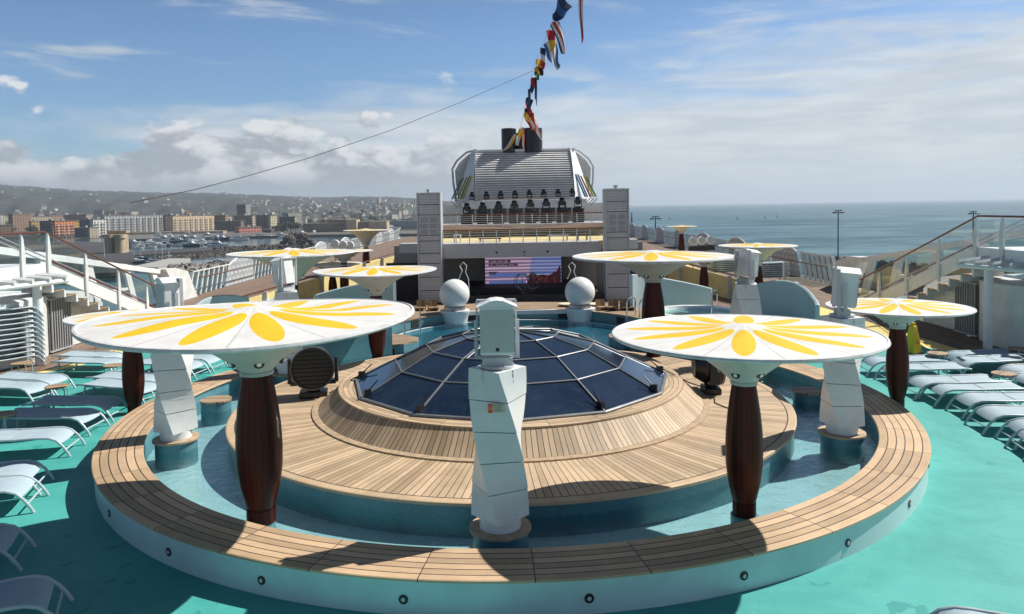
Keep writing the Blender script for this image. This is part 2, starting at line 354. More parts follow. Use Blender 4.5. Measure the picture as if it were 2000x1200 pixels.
# island with skylight
isl = thing('island_platform', 'round teak island platform with blue mosaic side in the middle of the channel', 'platform', (C0[0], C0[1], 0))
MB().lathe([(5.30, -.4), (5.30, .352)], 160).build('mosaic_wall', mos_wall, isl, True)
MB().lathe([(5.29, .353), (5.34, .353), (5.34, .392), (5.32, .40), (3.70, .40)], 160).build('teak_top', teak_island, isl)
MB().lathe([(3.86, .401), (3.86, .425), (3.74, .43)], 160).build('edge_board', mat('teak_trim', (.42, .31, .20), .6, var=.25, scale=9), isl, True)
MB().lathe([(3.735, .43), (3.56, .575), (3.36, .768)], 160).build('sloped_skirt', teak_skirt, isl, True)
# flat curb with dodecagonal opening
cb = MB(); n = 144
def dod(a, r):
    k = ((a+pi/2) % (pi/6))-pi/12; return r*cos(pi/12)/cos(k)
prof = []
vs = []
for i in range(n):
    a = 2*pi*i/n; ri = dod(a, 3.13)
    vs += [(3.37*cos(a), 3.37*sin(a), .765), (3.37*cos(a), 3.37*sin(a), .79), (ri*cos(a), ri*sin(a), .79), (ri*cos(a), ri*sin(a), .5)]
cb.add(vs, [(i*4+j, ((i+1) % n)*4+j, ((i+1) % n)*4+j+1, i*4+j+1) for i in range(n) for j in range(3)])
cb.build('flat_curb', teak_curb, isl)
dome = thing('glass_skylight', 'low dark blue faceted glass dome skylight on the teak island', 'skylight', (C0[0], C0[1], 0))
mt, g, p, ob, xyz = custom('dark_blue_glass')
oi = g.node('ShaderNodeObjectInfo'); nz = g.m('ADD', g.m('MULTIPLY', g.ramp(g.noise(ob, 1.3, 6, .65), .3, .75), .5), g.m('MULTIPLY', oi.outputs['Random'], .6)); smear = g.ramp(g.noise(g.scaled(ob, (3, 3, 1)), 1.5, 8, .75, 1.5), .5, .8)
g.l.new(g.mix(g.m('MULTIPLY', smear, .35), g.mix(nz, (.003, .010, .028, 1), (.020, .040, .072, 1)), (.10, .12, .14, 1)), p.inputs['Base Color'])
g.put(p.inputs['Roughness'], g.m('ADD', .05, g.m('MULTIPLY', g.noise(ob, 4, 6, .7), .10))); p.inputs['IOR'].default_value = 2.2; p.inputs['Specular IOR Level'].default_value = .5; dglass = mt
frame_m = mat('skylight_frame', (.22, .23, .24), .4, .3, var=.15)
RZ = [(3.10, .80), (2.31, 1.18), (1.68, 1.47), (.96, 1.66), (0, 1.76)]
def dv(k, j):
    r, z = RZ[j]; a = -pi/2+k*pi/6; return Vector((r*cos(a), r*sin(a), z))
for k in range(12):
    for j in range(4):
        q = [dv(k, j), dv(k+1, j), dv(k+1, j+1), dv(k, j+1)] if j < 3 else [dv(k, j), dv(k+1, j), dv(k, 4)]
        cen = sum(q, Vector())/len(q); jt = Vector((random.uniform(-1, 1), random.uniform(-1, 1), 0))*.012
        q2 = [cen+(v-cen)*.985+Vector((0, 0, jt.x*(v-cen).x+jt.y*(v-cen).y)) for v in q]
        MB().slab(q2, (0, 0, -.02)).build('glass_panel', dglass, dome)
fr = MB()
for k in range(12):
    fr.tube([dv(k, j)+Vector((0, 0, .012)) for j in range(5)], .017, 6)
for j in range(4):
    fr.tube([dv(k, j)+Vector((0, 0, .012)) for k in range(13)], .015 if j else .03, 6)
fr.build('frame', frame_m, dome)
MB().lathe([(3.0, .76), (0, .78)], 48).build('underside', blackm, dome)
for k in (-3, -2, -1, 1, 2, 3):
    q = dv(k, 0)*1.0; q.z = 0; d = q.normalized()
    b = MB(); b.box(dv(k, 0)-d*.12+Vector((0, 0, .1)), (.07, .13, .12), atan2(d.y, d.x)+pi/2).tube([dv(k, 0)-d*.1+Vector((0, 0, .1)), dv(k, 0)-d*.32+Vector((0, 0, .3))], .012, 6)
    b.build('opening_arm', black, dome)
# ---------------------------------------------------------------- umbrellas
def lean_mat(root, dx, dy): root.rotation_euler = (dy, dx, 0)
def umbrella(x, y, zr, R, zb, zt, label, rp=.235, npet=12, phase=None, lean=None, foot=True, wob=0.0, grp='petal parasols around the pools'):
    t = thing('parasol', label, 'parasol', (x, y, zb), 0, grp)
    
    h = zr-zb; hp = zt-zb; n = 96; k = R/1.62
    phase = -atan2(-y, -x)+(phase or 0)
    cp = MB(); rings = [(0.0, .115), (.05, .112), (.12, .09), (.25, .066), (.4, .045), (.55, .03), (.7, .02), (.85, .008), (.97, .0), (1.0, -.005)]
    vs = []
    for u, dz_ in rings:
        for i in range(n):
            a = 2*pi*i/n; w = -.012*k*(1-abs(cos(npet/2*(a+phase))))*sin(pi*u)*1.0+wob*.035*sin(a*2+1)*u+wob*.05*math.exp(-((u-.5)/.25)**2)*cos(a+2.4)**3
            vs.append((R*u*cos(a), R*u*sin(a), h+dz_*k+w))
    fs = [(j*n+i, j*n+(i+1) % n, (j+1)*n+(i+1) % n, (j+1)*n+i) for j in range(len(rings)-1) for i in range(n)]
    cp.add(vs, fs).build('canopy_top', canopy_mat('petal_canopy', npet, phase-pi/2*0, R), t, True, angle=60)
    last = [Vector(v) for v in vs[-n:]]; rt = MB(); rt.tube([v-Vector((0, 0, .012)) for v in last]+[last[0]-Vector((0, 0, .012))], .024*k, 6); rt.build('rim_tube', mat('rim_white', (.62, .63, .62), .5, var=.2, scale=6), t, True)
    rt_ = rp*.64; f = MB(); vs = []; hf = h-hp
    pr = [(.99, .02), (.8, .07), (.6, .17), (.45, .31), (.33, .48), (.25, .64), (.18, .79), (.135, .9), (rt_/R*1.04, 1.0)]
    for u, d in pr:
        for i in range(n):
            a = 2*pi*i/n; w = wob*.035*sin(a*2+1)*u
            vs.append((R*u*cos(a), R*u*sin(a), h-.01-d*hf+w))
    f.add(vs, [(j*n+i, j*n+(i+1) % n, (j+1)*n+(i+1) % n, (j+1)*n+i) for j in range(len(pr)-1) for i in range(n)])
    f.build('underside_funnel', mat('funnel_fabric', (.50, .53, .50), .6, var=.15, scale=2), t, True, angle=60)
    for i in range(6):
        a = -pi/2+R_(24)+i*pi/3; r = .178*R; z = h-.79*hf; d = Vector((cos(a), sin(a), -.55)).normalized(); c = Vector((r*cos(a), r*sin(a), z))
        o = MB().cyl(c-d*.03, c+d*.022, .052*k, n=20).build('spotlight', black, t)
        MB().cyl(c+d*.023, c+d*.03, .024*k, n=12).build('lamp_glass', mat('lamp_glass', (.85, .85, .82), .1, var=.02), o)
    pz = [(rt_, 0.97), (rp*.74, .88), (rp*.87, .76), (rp*.97, .62), (rp, .5), (rp*.98, .38), (rp*.88, .26), (rp*.70, .15), (rp*.60, .10)] if foot else [(rt_, .98), (rp*.9, .8), (rp, .5), (rp*.92, .2), (rp*.8, 0)]
    po = MB().lathe([(r, z*hp) for r, z in pz], 44).build('pole', mahog, t, True)
    if lean:
        for v in po.data.vertices: v.co.x += (v.co.z-hp)*lean[0]
    MB().lathe([(rt_*1.0, .97*hp), (rt_*1.12, .97*hp), (rt_*1.14, .99*hp), (rt_*1.02, 1.0*hp), (0, 1.0*hp)], 36).build('collar', mat('collar_paint', (.42, .45, .42), .5), t, True)
    if foot: MB().lathe([(rp*.63, .098*hp), (rp*.63, .006*hp), (rp*.58, 0)], 32).build('foot', mahog, t, True)
    return t
ux = dict(L1=umbrella(-3.24, 9.23, 2.87, 1.96, .26, 2.21, 'large flower-pattern parasol standing in the channel pool, nearest on the left', .285, wob=1.0, phase=R_(-6.5)),
 R1=umbrella(2.88, 9.2, 2.57, 1.62, .26, 1.98, 'flower-pattern parasol standing in the channel pool right of the front loudspeaker column', .23, phase=0))
for u_ in ux.values():
    MB().cyl((0, 0, -.3), (0, 0, 0), .17, n=32).build('pedestal', mos_wall, u_, True)
umbrella(7.77, 14.87, 2.06, 1.34, 0, 1.66, 'flower-pattern parasol beside the yellow caution cone on the turquoise deck', .215, phase=R_(13), foot=True)
umbrella(-8.0, 15.4, 2.06, 1.22, 0, 1.62, 'flower-pattern parasol on the turquoise deck, half hidden behind the large left one', .215, phase=R_(5), wob=.5)
umbrella(3.5, 18.4, 2.92, 1.98, .4, 2.32, 'flower-pattern parasol beside the white jacuzzi, its canopy in front of the right tower', .29, phase=R_(2))
umbrella(-3.55, 19.1, 2.62, 1.56, .2, 2.02, 'flower-pattern parasol left of the dark stage opening, with two big holes in its funnel', .23, phase=R_(5), wob=.6)
umbrella(-7.72, 26, 2.72, 2.19, .2, 1.75, 'wide flower-pattern parasol on a leaning pole beside the white tilted loudspeaker', .26, phase=R_(-2), lean=(.24, 0), wob=.3)
umbrella(-8.3, 34, 1.72, 1.35, 0, 1.15, 'small flower-pattern parasol peeking out between the two larger left ones', .2, phase=R_(0))
umbrella(-9.5, 48, 2.85, 1.42, 0, 1.75, 'distant pale parasol on the far left deck near the harbour water', .24)
umbrella(8.3, 25, 2.75, 1.27, .3, 2.1, 'flower-pattern parasol right behind the tilted loudspeaker on the right', .2, phase=R_(3))
umbrella(8.3, 32, 1.95, 1.1, 0, 1.5, 'small flower-pattern parasol standing by the yellow parapet on the right', .2)
umbrella(11.7, 51, 2.65, 1.05, 0, 2.2, 'distant pale parasol in front of the three white floodlights on the right', .22)
umbrella(-7.6, 33.3, 2.35, 1.3, 0, 1.85, 'small parasol mostly hidden behind the wide parasol with the leaning pole', .2) 
# ---------------------------------------------------------------- twisted loudspeaker columns
colw = mat('column_white', (.70, .73, .73), .35, var=.08, scale=2.0)
spk_g = perf('speaker_grille', (.50, .54, .53), 90, 90, .5, .75, 0)
def speaker_column(x, y, rz, label, slabel, tilt=0.0, srz=0.0, n_in=True):
    t = thing('twisted_column', label, 'column', (x, y, 0), rz, 'twisted white loudspeaker columns')
    MB().cyl((0, 0, -.4), (0, 0, .335), .335, n=40).build('mosaic_pedestal', mos_wall, t, True)
    MB().lathe([(.25, .336), (.37, .336), (.375, .36), (.37, .375), (.25, .375)], 40).build('teak_collar', mat('teak_trim', (.42, .31, .20), .6, var=.25, scale=9), t, True)
    MB().cyl((0, 0, .33), (0, 0, .56), .25, n=36).build('foot', colw, t, True)
    z0, z1 = .50, 2.30; nb = 5
    for i in range(nb):
        b = MB(); a0 = z0+(z1-z0)*i/nb+.006; a1 = z0+(z1-z0)*(i+1)/nb-.006
        def ringv(f, z, sh=1.0):
            ph = pi/4+(1-f)*R_(84); w = (.345+.02*sin(pi*f))*sh
            ph -= pi/4
            return [(w*cos(ph-pi/2+q*pi/2), w*sin(ph-pi/2+q*pi/2), z) for q in range(4)]
        ns = 5; vs = []
        for q_ in range(ns+1): vs += ringv((i+q_/ns)/nb, a0+(a1-a0)*q_/ns, 1.01-.018*q_/ns)
        fs = [(3, 2, 1, 0), tuple(4*ns+q for q in range(4))]+[(4*w_+q, 4*w_+(q+1) % 4, 4*w_+4+(q+1) % 4, 4*w_+4+q) for w_ in range(ns) for q in range(4)]
        b.add(vs, fs).build('block', colw, t, True)
    MB().box((0, 0, (z0+z1)/2), (.36, .36, z1-z0-.02)).build('core', greyp, t)
    # loudspeaker
    s = thing('loudspeaker', slabel, 'loudspeaker', (x, y, 2.302), rz+srz, 'weatherproof loudspeakers')
    MB().cyl((0, 0, 0), (0, 0, .03), .2, n=24).box((0, 0, .075), (.36, .2, .09)).build('swivel_base', lgrey, s)
    sp = MB(); T = Matrix.Translation((0, 0, .17)) @ Matrix.Rotation(tilt, 4, 'X')
    w, hgt = .20, .56
    out = [(-w, -.17), (w, -.17), (w, .0), (.14, .16), (-.14, .16), (-w, .0)]
    vs = [T @ Vector((px_, py_, z)) for z in (0, hgt) for px_, py_ in out]; m_ = 6
    sp.add(vs, [(i, (i+1) % m_, m_+(i+1) % m_, m_+i) for i in range(m_)]+[tuple(range(m_-1, -1, -1)), tuple(range(m_, 2*m_))])
    sp.build('cabinet', white, s, bevel=.012)
    MB().add([T @ Vector(v) for v in ((-.2, -.178, .03), (.2, -.178, .03), (.2, -.178, .53), (-.2, -.178, .53), (-.2, -.168, .03), (.2, -.168, .03), (.2, -.168, .53), (-.2, -.168, .53))], [(0, 1, 2, 3), (4, 7, 6, 5), (0, 4, 5, 1), (3, 2, 6, 7), (0, 3, 7, 4), (1, 5, 6, 2)]).build('grille', spk_g, s)
    MB().add([T @ Vector(v) for v in ((-.02, -.181, .045), (.02, -.181, .045), (.02, -.181, .085), (-.02, -.181, .085))], [(0, 1, 2, 3)]).build('badge', black, s)
    br = MB()
    for q in (-1, 1):
        br.box((q*.255, -.0, .33), (.025, .05, .46)); br.box((q*.235, .09, .45), (.02, .05, .66))
    br.box((0, 0, .115), (.53, .05, .02)).box((0, .09, .785), (.47, .05, .02))
    br.build('bracket', lgrey, s)
    lid = MB(); pts = [(-.24, .0), (-.2, .015), (-.08, .07), (0, .08), (.08, .07), (.2, .015), (.24, .0)]
    lid.slab([T @ Vector((a, -.2, hgt+.004+b)) for a, b in pts], T.to_3x3() @ Vector((0, .36, 0))); lid.build('weather_hood', white, s)
    return t
speaker_column(-.2, 8.74, R_(3), 'white twisted column at the front of the channel with a red sign plate', 'loudspeaker with grey grille facing the camera on the front column')
sg = thing('sign_plate', 'small red and cream notice plate on the front white column', 'sign', (-.2, 8.74, 0), R_(3))
MB().box((-.10, -.318, 1.885), (.055, .008, .105)).build('red_field', mat('sign_red', (.72, .10, .03), .4), sg)
MB().box((.0, -.318, 1.887), (.14, .008, .10)).build('cream_field', mat('sign_cream', (.55, .50, .38), .4), sg)
MB().tube([(-.115, -.3235, 1.86), (-.115, -.3235, 1.90), (-.1, -.3235, 1.915), (-.085, -.3235, 1.90), (-.085, -.3235, 1.86)], .003, 5).box((-.1, -.3235, 1.885), (.03, .003, .005)).build('pictogram', mat('sign_pale', (.8, .5, .35), .4), sg)
ln = MB()
for i, wd in enumerate((.10, .085, .06, .095)): ln.box((-.012, -.323, 1.92-i*.021), (wd, .003, .006))
ln.build('notice_lines', mat('sign_ink', (.12, .1, .08), .5), sg)
speaker_column(-5.78, 12.45, R_(-66), 'white twisted column in the channel left of the large parasol pole', 'grey-shaded loudspeaker poking up behind the large left parasol', 0, R_(20))
speaker_column(5.43, 12.15, R_(66), 'white twisted column in the channel at the right edge of the nearest right parasol', 'tilted loudspeaker on the column between the two right-hand parasols', R_(6), R_(10))
speaker_column(5.5, 17.4, R_(118), 'grey-shaded twisted column in front of the curved pale screen on the right', 'tall narrow loudspeaker overlapping two parasols on the right', R_(8), R_(0))
speaker_column(-5.35, 17.4, R_(-118), 'twisted column mostly hidden behind the large left parasol', 'white sunlit loudspeaker leaning in front of the wide left parasol', R_(8), R_(0))
for (x, y, lb) in ((-6.08, 14.9, 'round stool pedestal with sunlit slatted teak top in the left arm of the channel'), (5.93, 14.8, 'round stool pedestal with shaded teak top in the right arm of the channel')):
    st = thing('pool_stool', lb, 'stool', (x, y, 0), 0, 'teak-topped stools standing in the channel')
    MB().cyl((0, 0, -.4), (0, 0, .36), .29, n=40).build('mosaic_pedestal', mos_wall, st, True); MB().cyl((0, 0, .361), (0, 0, .395), .305, n=40).build('teak_seat', teak_small, st, True)
# moving stage lights on the island
def big_light(x, y, rz, label, ph=0):
    t = thing('moving_light', label, 'stage light', (x, y, .402), rz, 'black stage lights on the island')
    MB().box((0, 0, .06), (.5, .34, .12)).build('base', black, t, bevel=.02)
    MB().cyl((0, 0, .12), (0, 0, .24), .12, .15, n=24).build('turntable', black, t)
    y_ = MB().box((0, 0, .27), (.82, .22, .07))
    for q in (-1, 1): y_.box((q*.42, 0, .50), (.07, .2, .46), taper=.75)
    y_.build('yoke', black, t, bevel=.015)
    hd = MB().cyl((0, -.17, .56), (0, .16, .56), .375, .36, n=40).cyl((0, .16, .56), (0, .34, .56), .36, .25, n=40); hd.build('head', black, t, True)
    MB().lathe([(.375, 0), (.40, 0), (.40, .05), (.375, .05)], 40).build('front_ring', mat('ring_metal', (.10, .11, .13), .3, .6), t, True).matrix_local = Matrix.Translation((0, -.17, .56)) @ Matrix.Rotation(pi/2, 4, 'X')
    gr = MB()
    for i in range(9): 
        z = .56-.3+i*.075; hw = sqrt(max(.01, .36**2-(z-.56)**2)); gr.box((0, -.178, z), (2*hw, .012, .02))
    gr.build('front_louvre', blackm, t)
    return t
big_light(-4.1, 14.95, R_(12), 'big round black stage light on the left side of the teak island').scale = (1.1, 1.1, 1.1)
big_light(3.95, 14.75, R_(86), 'black stage light seen edge-on on the right side of the teak island')
cb = MB(); cb.tube([(3.85, 14.7, .5), (3.5, 14.65, .62), (3.1, 14.6, .84), (2.95, 14.58, .93)], .012, 6); tag(cb.build('power_cable', blackm, None, True), 'black cable running from the skylight edge to the right stage light', 'cable')
cb = MB(); cb.tube([(-3.75, 14.8, .5), (-3.45, 14.75, .66), (-3.2, 14.6, .84), (-3.0, 14.55, .93)], .012, 6); tag(cb.build('power_cable', blackm, None, True), 'black cable running from the skylight edge to the left stage light', 'cable')
cb = MB(); cb.tube([(3.9, 14.3, .415), (3.8, 13.9, .41), (3.95, 13.5, .41), (4.15, 13.3, .41), (3.9, 13.1, .41), (3.75, 12.9, .41)], .01, 6); tag(cb.build('loose_cable', blackm, None, True), 'loose black cable snaking over the planks in front of the right stage light', 'cable')
# ---------------------------------------------------------------- main pool behind the island
PC = (.15, 22.2); PR = 4.35
struct(MB().lathe([(0, 0), (PR, 0)], 96).build('pool_floor', mos_deep, loc=(PC[0], PC[1], .02)))
struct(MB().lathe([(0, 0), (PR, 0)], 96).build('pool_water', wpool, loc=(PC[0], PC[1], .15)))
pw = thing('pool_surround', 'raised teak-edged rim with blue mosaic wall behind the main pool', 'pool wall', (PC[0], PC[1], 0))
a0, a1 = R_(-15), R_(195)
MB().lathe([(PR, 0), (PR, .46)], 96, a0=a0, a1=a1).build('mosaic_wall', mos_wall, pw, True)
MB().lathe([(PR-.03, .461), (PR-.03, .5), (PR+2.0, .5), (PR+2.0, .461), (PR-.03, .461)], 96, a0=a0, a1=a1).build('teak_rim', teak_small, pw, True)
MB().lathe([(PR+1.95, .46), (PR+1.95, 0)], 96, a0=a0, a1=a1).build('outer_wall', white2, pw, True)
for dg in (37, 68, 112, 143):
    a = R_(dg); MB().box(((PR-.012)*cos(a), (PR-.012)*sin(a), .30), (.02, .36, .22), a).build('overflow_opening', blackm, pw)
MB().lathe([(PR-.28, .0), (PR-.28, .158), (PR-.2, .158)], 96, a0=R_(20), a1=R_(160)).build('submerged_step', white2, pw, True)
MB().box((0, 3.95, .45), (4.3, .12, .14)).build('back_ledge', white, pw)
for s_, lb in ((-1, 'left'), (1, 'right')):
    pn = thing('pool_peninsula', ('rounded teak sun ledge beside the pole left of the main pool' if s_ < 0 else 'blue-walled sun ledge half covered by the nearest right parasol'), 'platform', (0, 0, 0))
    pts = [(s_*7.4, 19.9), (s_*4.2, 20.3), (s_*3.1, 20.7), (s_*2.75, 21.2), (s_*2.8, 21.7), (s_*3.3, 22.2), (s_*4.3, 22.7), (s_*7.4, 23.0)]
    pts = pts if s_ > 0 else pts[::-1]
    MB().prism(pts, 0, .355).build('mosaic_wall', mos_wall, pn); MB().prism([(x*1.003, y) for x, y in pts], .356, .395).build('teak_top', teak_small, pn)
    MB().box((s_*3.45, 20.52, .2), (.28, .03, .2), s_*R_(20)).build('overflow_opening', blackm, pn)
    aa = -pi/2+s_*R_(135)
    cw = tag(MB().lathe([(6.6, -.4), (6.6, .92), (6.72, .94), (7.3, .94), (7.3, 0)], 40, c=C0, a0=min(-pi/2+s_*R_(116), -pi/2+s_*R_(150)), a1=max(-pi/2+s_*R_(116), -pi/2+s_*R_(150))).build('curved_wall', mos_wall, None, True),
        ('curved blue mosaic wall between the large left parasol and the sun ledge' if s_ < 0 else 'curved blue mosaic wall behind the nearest right parasol'), 'wall')
# ball fountains
for s_, x in ((-1, -2.06), (1, 2.36)):
    y = 25.95; t = thing('ball_fountain', ('white ball on a drum pedestal at the pool edge, left of the screen' if s_ < 0 else 'white ball on a drum pedestal at the pool edge, right of the screen'), 'fountain', (x, y, 0), 0, 'white balls at the pool edge')
    MB().lathe([(.42, .1), (.5, .5), (.52, .53), (.52, .6), (.3, .6)], 40).build('drum', white, t, True)
    MB().cyl((0, 0, .6), (0, 0, .72), .38, n=32).build('metal_neck', steel, t, True)
    vs = [(max(1e-4, .53*sin(a)), 1.16-.53*cos(a)) for a in [pi*i/24 for i in range(1, 25)]]
    MB().lathe([(0.3, .722)]+vs[3:-1]+[(0, 1.69)], 48).build('ball', mat('ball_white', (.76, .77, .74), .3, var=.05), t, True)
# wooden seats on the pool rim
for i, (px, w) in enumerate(((821, .34), (845, .34), (1176, .34), (1198, .36), (1221, .36), (1232, .3))):
    q = atz(px, 607 if px < 1000 else 606, .5); lbl = ['leftmost brown wooden deck seat left of the left ball', 'brown wooden deck seat next to the left ball', 'brown wooden deck seat next to the right ball', 'brown wooden deck seat second from the right ball', 'brown wooden deck seat third from the right ball', 'brown wooden deck seat behind the pool ladder'][i]
    t = thing('wooden_seat', lbl, 'seat', (q.x, q.y+.1, .5), R_(random.uniform(-20, 20)), 'wooden seats on the pool rim')
    MB().box((0, .12, .18), (w, .05, .36), rx=R_(-10)).build('backrest', brown_wood, t); MB().box((0, -.08, .1), (w, .34, .05)).build('seat', brown_wood, t)
    for sx in (-1, 1): MB().box((sx*w*.4, -.08, .04), (.04, .3, .08)).build('leg', brown_wood, t)
def handrail(pts, label, name='grab_rail', r=.022):
    return tag(MB().tube(pts, r, 8).build(name, chrome, None, True), label, 'handrail', 'stainless pool handrails')
def arch(x, y, z0, h, w, dx=0, dy=1, n=10):
    return [(x, y, z0)]+[(x+dx*w*(1-cos(pi*i/n))/2, y+dy*w*(1-cos(pi*i/n))/2, z0+h-w*.3+w*.3*sin(pi*i/n)) for i in range(n+1)]+[(x+dx*w, y+dy*w, z0+h*.35)]
handrail(arch(3.72, 24.1, .1, 1.05, .6, .6, .8), 'left arched steel rail of the pool ladder beside the dark parasol pole')
handrail(arch(4.1, 23.9, .1, 1.0, .6, .6, .8), 'right arched steel rail of the pool ladder beside the dark parasol pole')
handrail([(-3.35, 22.6, .1), (-3.35, 22.6, 1.05)], 'taller upright steel post left of the pool')
handrail([(-2.95, 23.3, .1), (-2.95, 23.3, 1.0)], 'upright steel post at the tip of the big left parasol canopy')
# jacuzzi
q = (6.05, 24.3)
t = thing('jacuzzi', 'round white jacuzzi full of pale blue water behind the nearest right parasol', 'jacuzzi', (q[0], q[1], 0))
MB().lathe([(1.5, 0), (1.55, .62), (1.5, .66), (1.2, .66), (1.15, .5), (.9, .3), (0, .25)], 64).build('shell', mat('jacuzzi_white', (.74, .80, .80), .25), t, True)
MB().lathe([(0, .58), (1.17, .58)], 64).build('water_surface', wjac, t)
handrail(arch(6.35, 23.5, .6, .8, .5, .5, .6), 'left steel hand hoop over the jacuzzi rim'); handrail(arch(7.2, 24.0, .6, .75, .5, .4, .6), 'right steel hand hoop over the jacuzzi rim')
# curved pale screens
pale = mat('pale_blue_gelcoat', (.42, .52, .55), .3, var=.08, scale=.8)
def curved_screen(cx, cy, r, a0, a1, hz, label, n=24, th=.12):
    b = MB(); vs = []
    for i in range(n+1):
        f = i/n; a = R_(a0+(a1-a0)*f); h = hz(f)
        for rr, z in ((r, 0), (r, h-.03), (r+th*.5, h), (r+th, h-.03), (r+th, 0)): vs.append((rr*cos(a), rr*sin(a), z))
    fs = [(i*5+j, (i+1)*5+j, (i+1)*5+j+1, i*5+j+1) for i in range(n) for j in range(4)]+[(0, 1, 2, 3, 4), tuple(n*5+j for j in (4, 3, 2, 1, 0))]
    b.add(vs, fs)
    o = b.build('curved_screen', pale, None, True, loc=(cx, cy, 0)); return tag(o, label, 'screen wall')
curved_screen(6.1, 24.6, 2.3, 145, 62, lambda f: 1.75-.62*f**1.3, 'curved pale wind screen with sloping top behind the jacuzzi')
curved_screen(6.9, 22.6, 2.2, 58, -22, lambda f: 1.5+.22*sin(pi*min(1, f*1.3))-.35*f*f, 'curved pale wind screen with a small red sign, right of the jacuzzi')
tag(MB().box((9.15, 22.3, 1.06), (.03, .12, .16), R_(-10)).build('small_sign', mat('sign_red2', (.6, .04, .04), .4)), 'small red sign on the curved pale screen', 'sign')
curved_screen(-6.1, 24.6, 2.3, 35, 118, lambda f: 1.75-.62*f**1.3, 'curved pale wind screen behind the parasol with two holes in its funnel')
curved_screen(-7.6, 22.6, 2.2, 122, 202, lambda f: 1.35+.2*sin(pi*min(1, f*1.3))-.3*f*f, 'curved pale wind screen below the tilted white loudspeaker on the left')
# ---------------------------------------------------------------- loungers and side tables
sling = mat('lounger_sling', (.36, .46, .52), .6, var=.06, bump=.15, bscale=260); lframe = mat('lounger_frame', (.42, .50, .53), .4)
def make_lounger(name='sun_lounger'):
    t = thing(name, 'x', 'sun lounger')
    prof = [(0, .36), (.1, .375), (.5, .365), (1.0, .35), (1.38, .355), (1.52, .345), (1.64, .30), (1.74, .20), (1.82, .08), (1.86, .0)]
    for s_ in (-1, 1):
        r = MB(); r.tube([(x-.93, s_*.33, z) for x, z in prof], .022, 8); r.build('side_rail', lframe, t, True)
        MB().tube([(-.68, s_*.33, .36), (-.75, s_*.33, 0)], .02, 8).build('leg', lframe, t, True)
    def sl(pts, nm):
        b = MB(); vs = []
        for x, z in pts:
            for k in range(7):
                y = -.32+.64*k/6; vs.append((x-.93, y, z-.018*(1-(y/.32)**2)))
        m_ = len(pts); fs = [(i*7+k, i*7+k+1, (i+1)*7+k+1, (i+1)*7+k) for i in range(m_-1) for k in range(6)]
        top = [(v[0], v[1], v[2]-.008) for v in vs]; b.add(vs, fs); b.add(top, fs); return b.build(nm, sling, t, True)
    sl([(0.01, .365), (.1, .38), (.4, .372), (.80, .357)], 'back_sling'); sl([(.83, .357), (1.1, .352), (1.38, .358), (1.52, .348), (1.64, .302), (1.70, .24)], 'seat_sling')
    for x, z in ((-.74, .05), (.84, .12), (-.12, .335)): MB().tube([(x, -.33, z), (x, .33, z)], .014, 6).build('cross_bar', lframe, t, True)
    return t
LP = make_lounger(); first = [LP]
def place(proto, used, **k):
    if used:
        o = used.pop(); o['label'] = k['label']; o.location = k['loc']
        if k.get('rz') is not None: o.rotation_euler = (0, 0, k['rz'])
        if k.get('sc'): o.scale = (k['sc'],)*3
    else: o = copy_tree(proto, k['label'], k['loc'], k.get('rz'), k.get('sc'))
    o['group'] = k['group']; return o
LG = 'sun loungers on the turquoise deck'
# (foot px, foot py, angle deg, label): angle of the foot direction
lz = [
 (240, 724, -8, 'lounger behind the left pole, the nearer one of the farthest left pair'), (238, 711, -8, 'farthest lounger of the left side, just before the yellow band'),
 (395, 728, -8, 'lounger just behind the left bench rim, nearer one of the pair beside the large parasol'), (430, 716, -8, 'lounger farthest right of the left side, behind the large parasol funnel'),
 (303, 776, -14, 'lounger right behind the left bench rim with its foot at the dark pole'), (318, 760, -14, 'second lounger behind the left bench rim, its foot hidden by the dark pole'),
 (88, 775, -10, 'sunlit lounger at the left edge behind the round stool, nearer of two'), (124, 758, -10, 'sunlit lounger at the left edge, farther of two beside the stool'),
 (192, 832, -2, 'shaded navy-looking lounger left of the bench, nearer of two'), (236, 806, -2, 'shaded navy-looking lounger left of the bench, farther of two beside the stool'),
 (148, 870, 10, 'single bright lounger in front of the shaded pair on the left'),
 (88, 940, 16, 'lounger at the left edge half in shade, farther one of its pair'), (76, 972, 16, 'sunlit lounger at the left edge, nearer one of its pair'),
 (50, 1076, 22, 'shaded lounger at the lower left edge'), (128, 1185, 24, 'shaded lounger in the bottom left corner')]
for px, py, an, lb in lz:
    q = atz(px, py, .1); a = R_(an+random.uniform(-1.8, 1.8)); place(LP, first, label=lb, loc=(q.x-cos(a)*.9, q.y-sin(a)*.9, 0), rz=a, group=LG)
rz_ = [
 (1684, 722, 175, 'farthest sunlit lounger right of the bench beside the dark pole'), (1722, 738, 175, 'lounger directly right behind the dark pole with its legs showing'),
 (1774, 765, 176, 'right-hand lounger of the middle pair, farther one'), (1812, 778, 176, 'right-hand lounger of the middle pair, nearer one beside the stool'),
 (1866, 800, 174, 'big right-hand lounger, farther of the near pair'), (1905, 828, 174, 'big right-hand lounger, nearer of the near pair'),
 (1966, 856, 170, 'lounger cut by the right edge, farther'), (1985, 875, 170, 'lounger cut by the right edge, nearer'),
 (1846, 712, 184, 'striped-shadow lounger in the farthest right row, leftmost'), (1862, 724, 184, 'striped-shadow lounger in the farthest right row, second'),  (1958, 742, 184, 'lounger in striped shade at the right edge, farther'), (1985, 760, 184, 'lounger in striped shade at the right edge, nearer'),
 (1800, 1262, 160, 'white lounger top in the bottom right corner')]
for px, py, an, lb in rz_:
    q = atz(px, py, .1); a = R_(an+random.uniform(-1.8, 1.8)); place(LP, first, label=lb, loc=(q.x-cos(a)*.9, q.y-sin(a)*.9, 0), rz=a, group=LG)
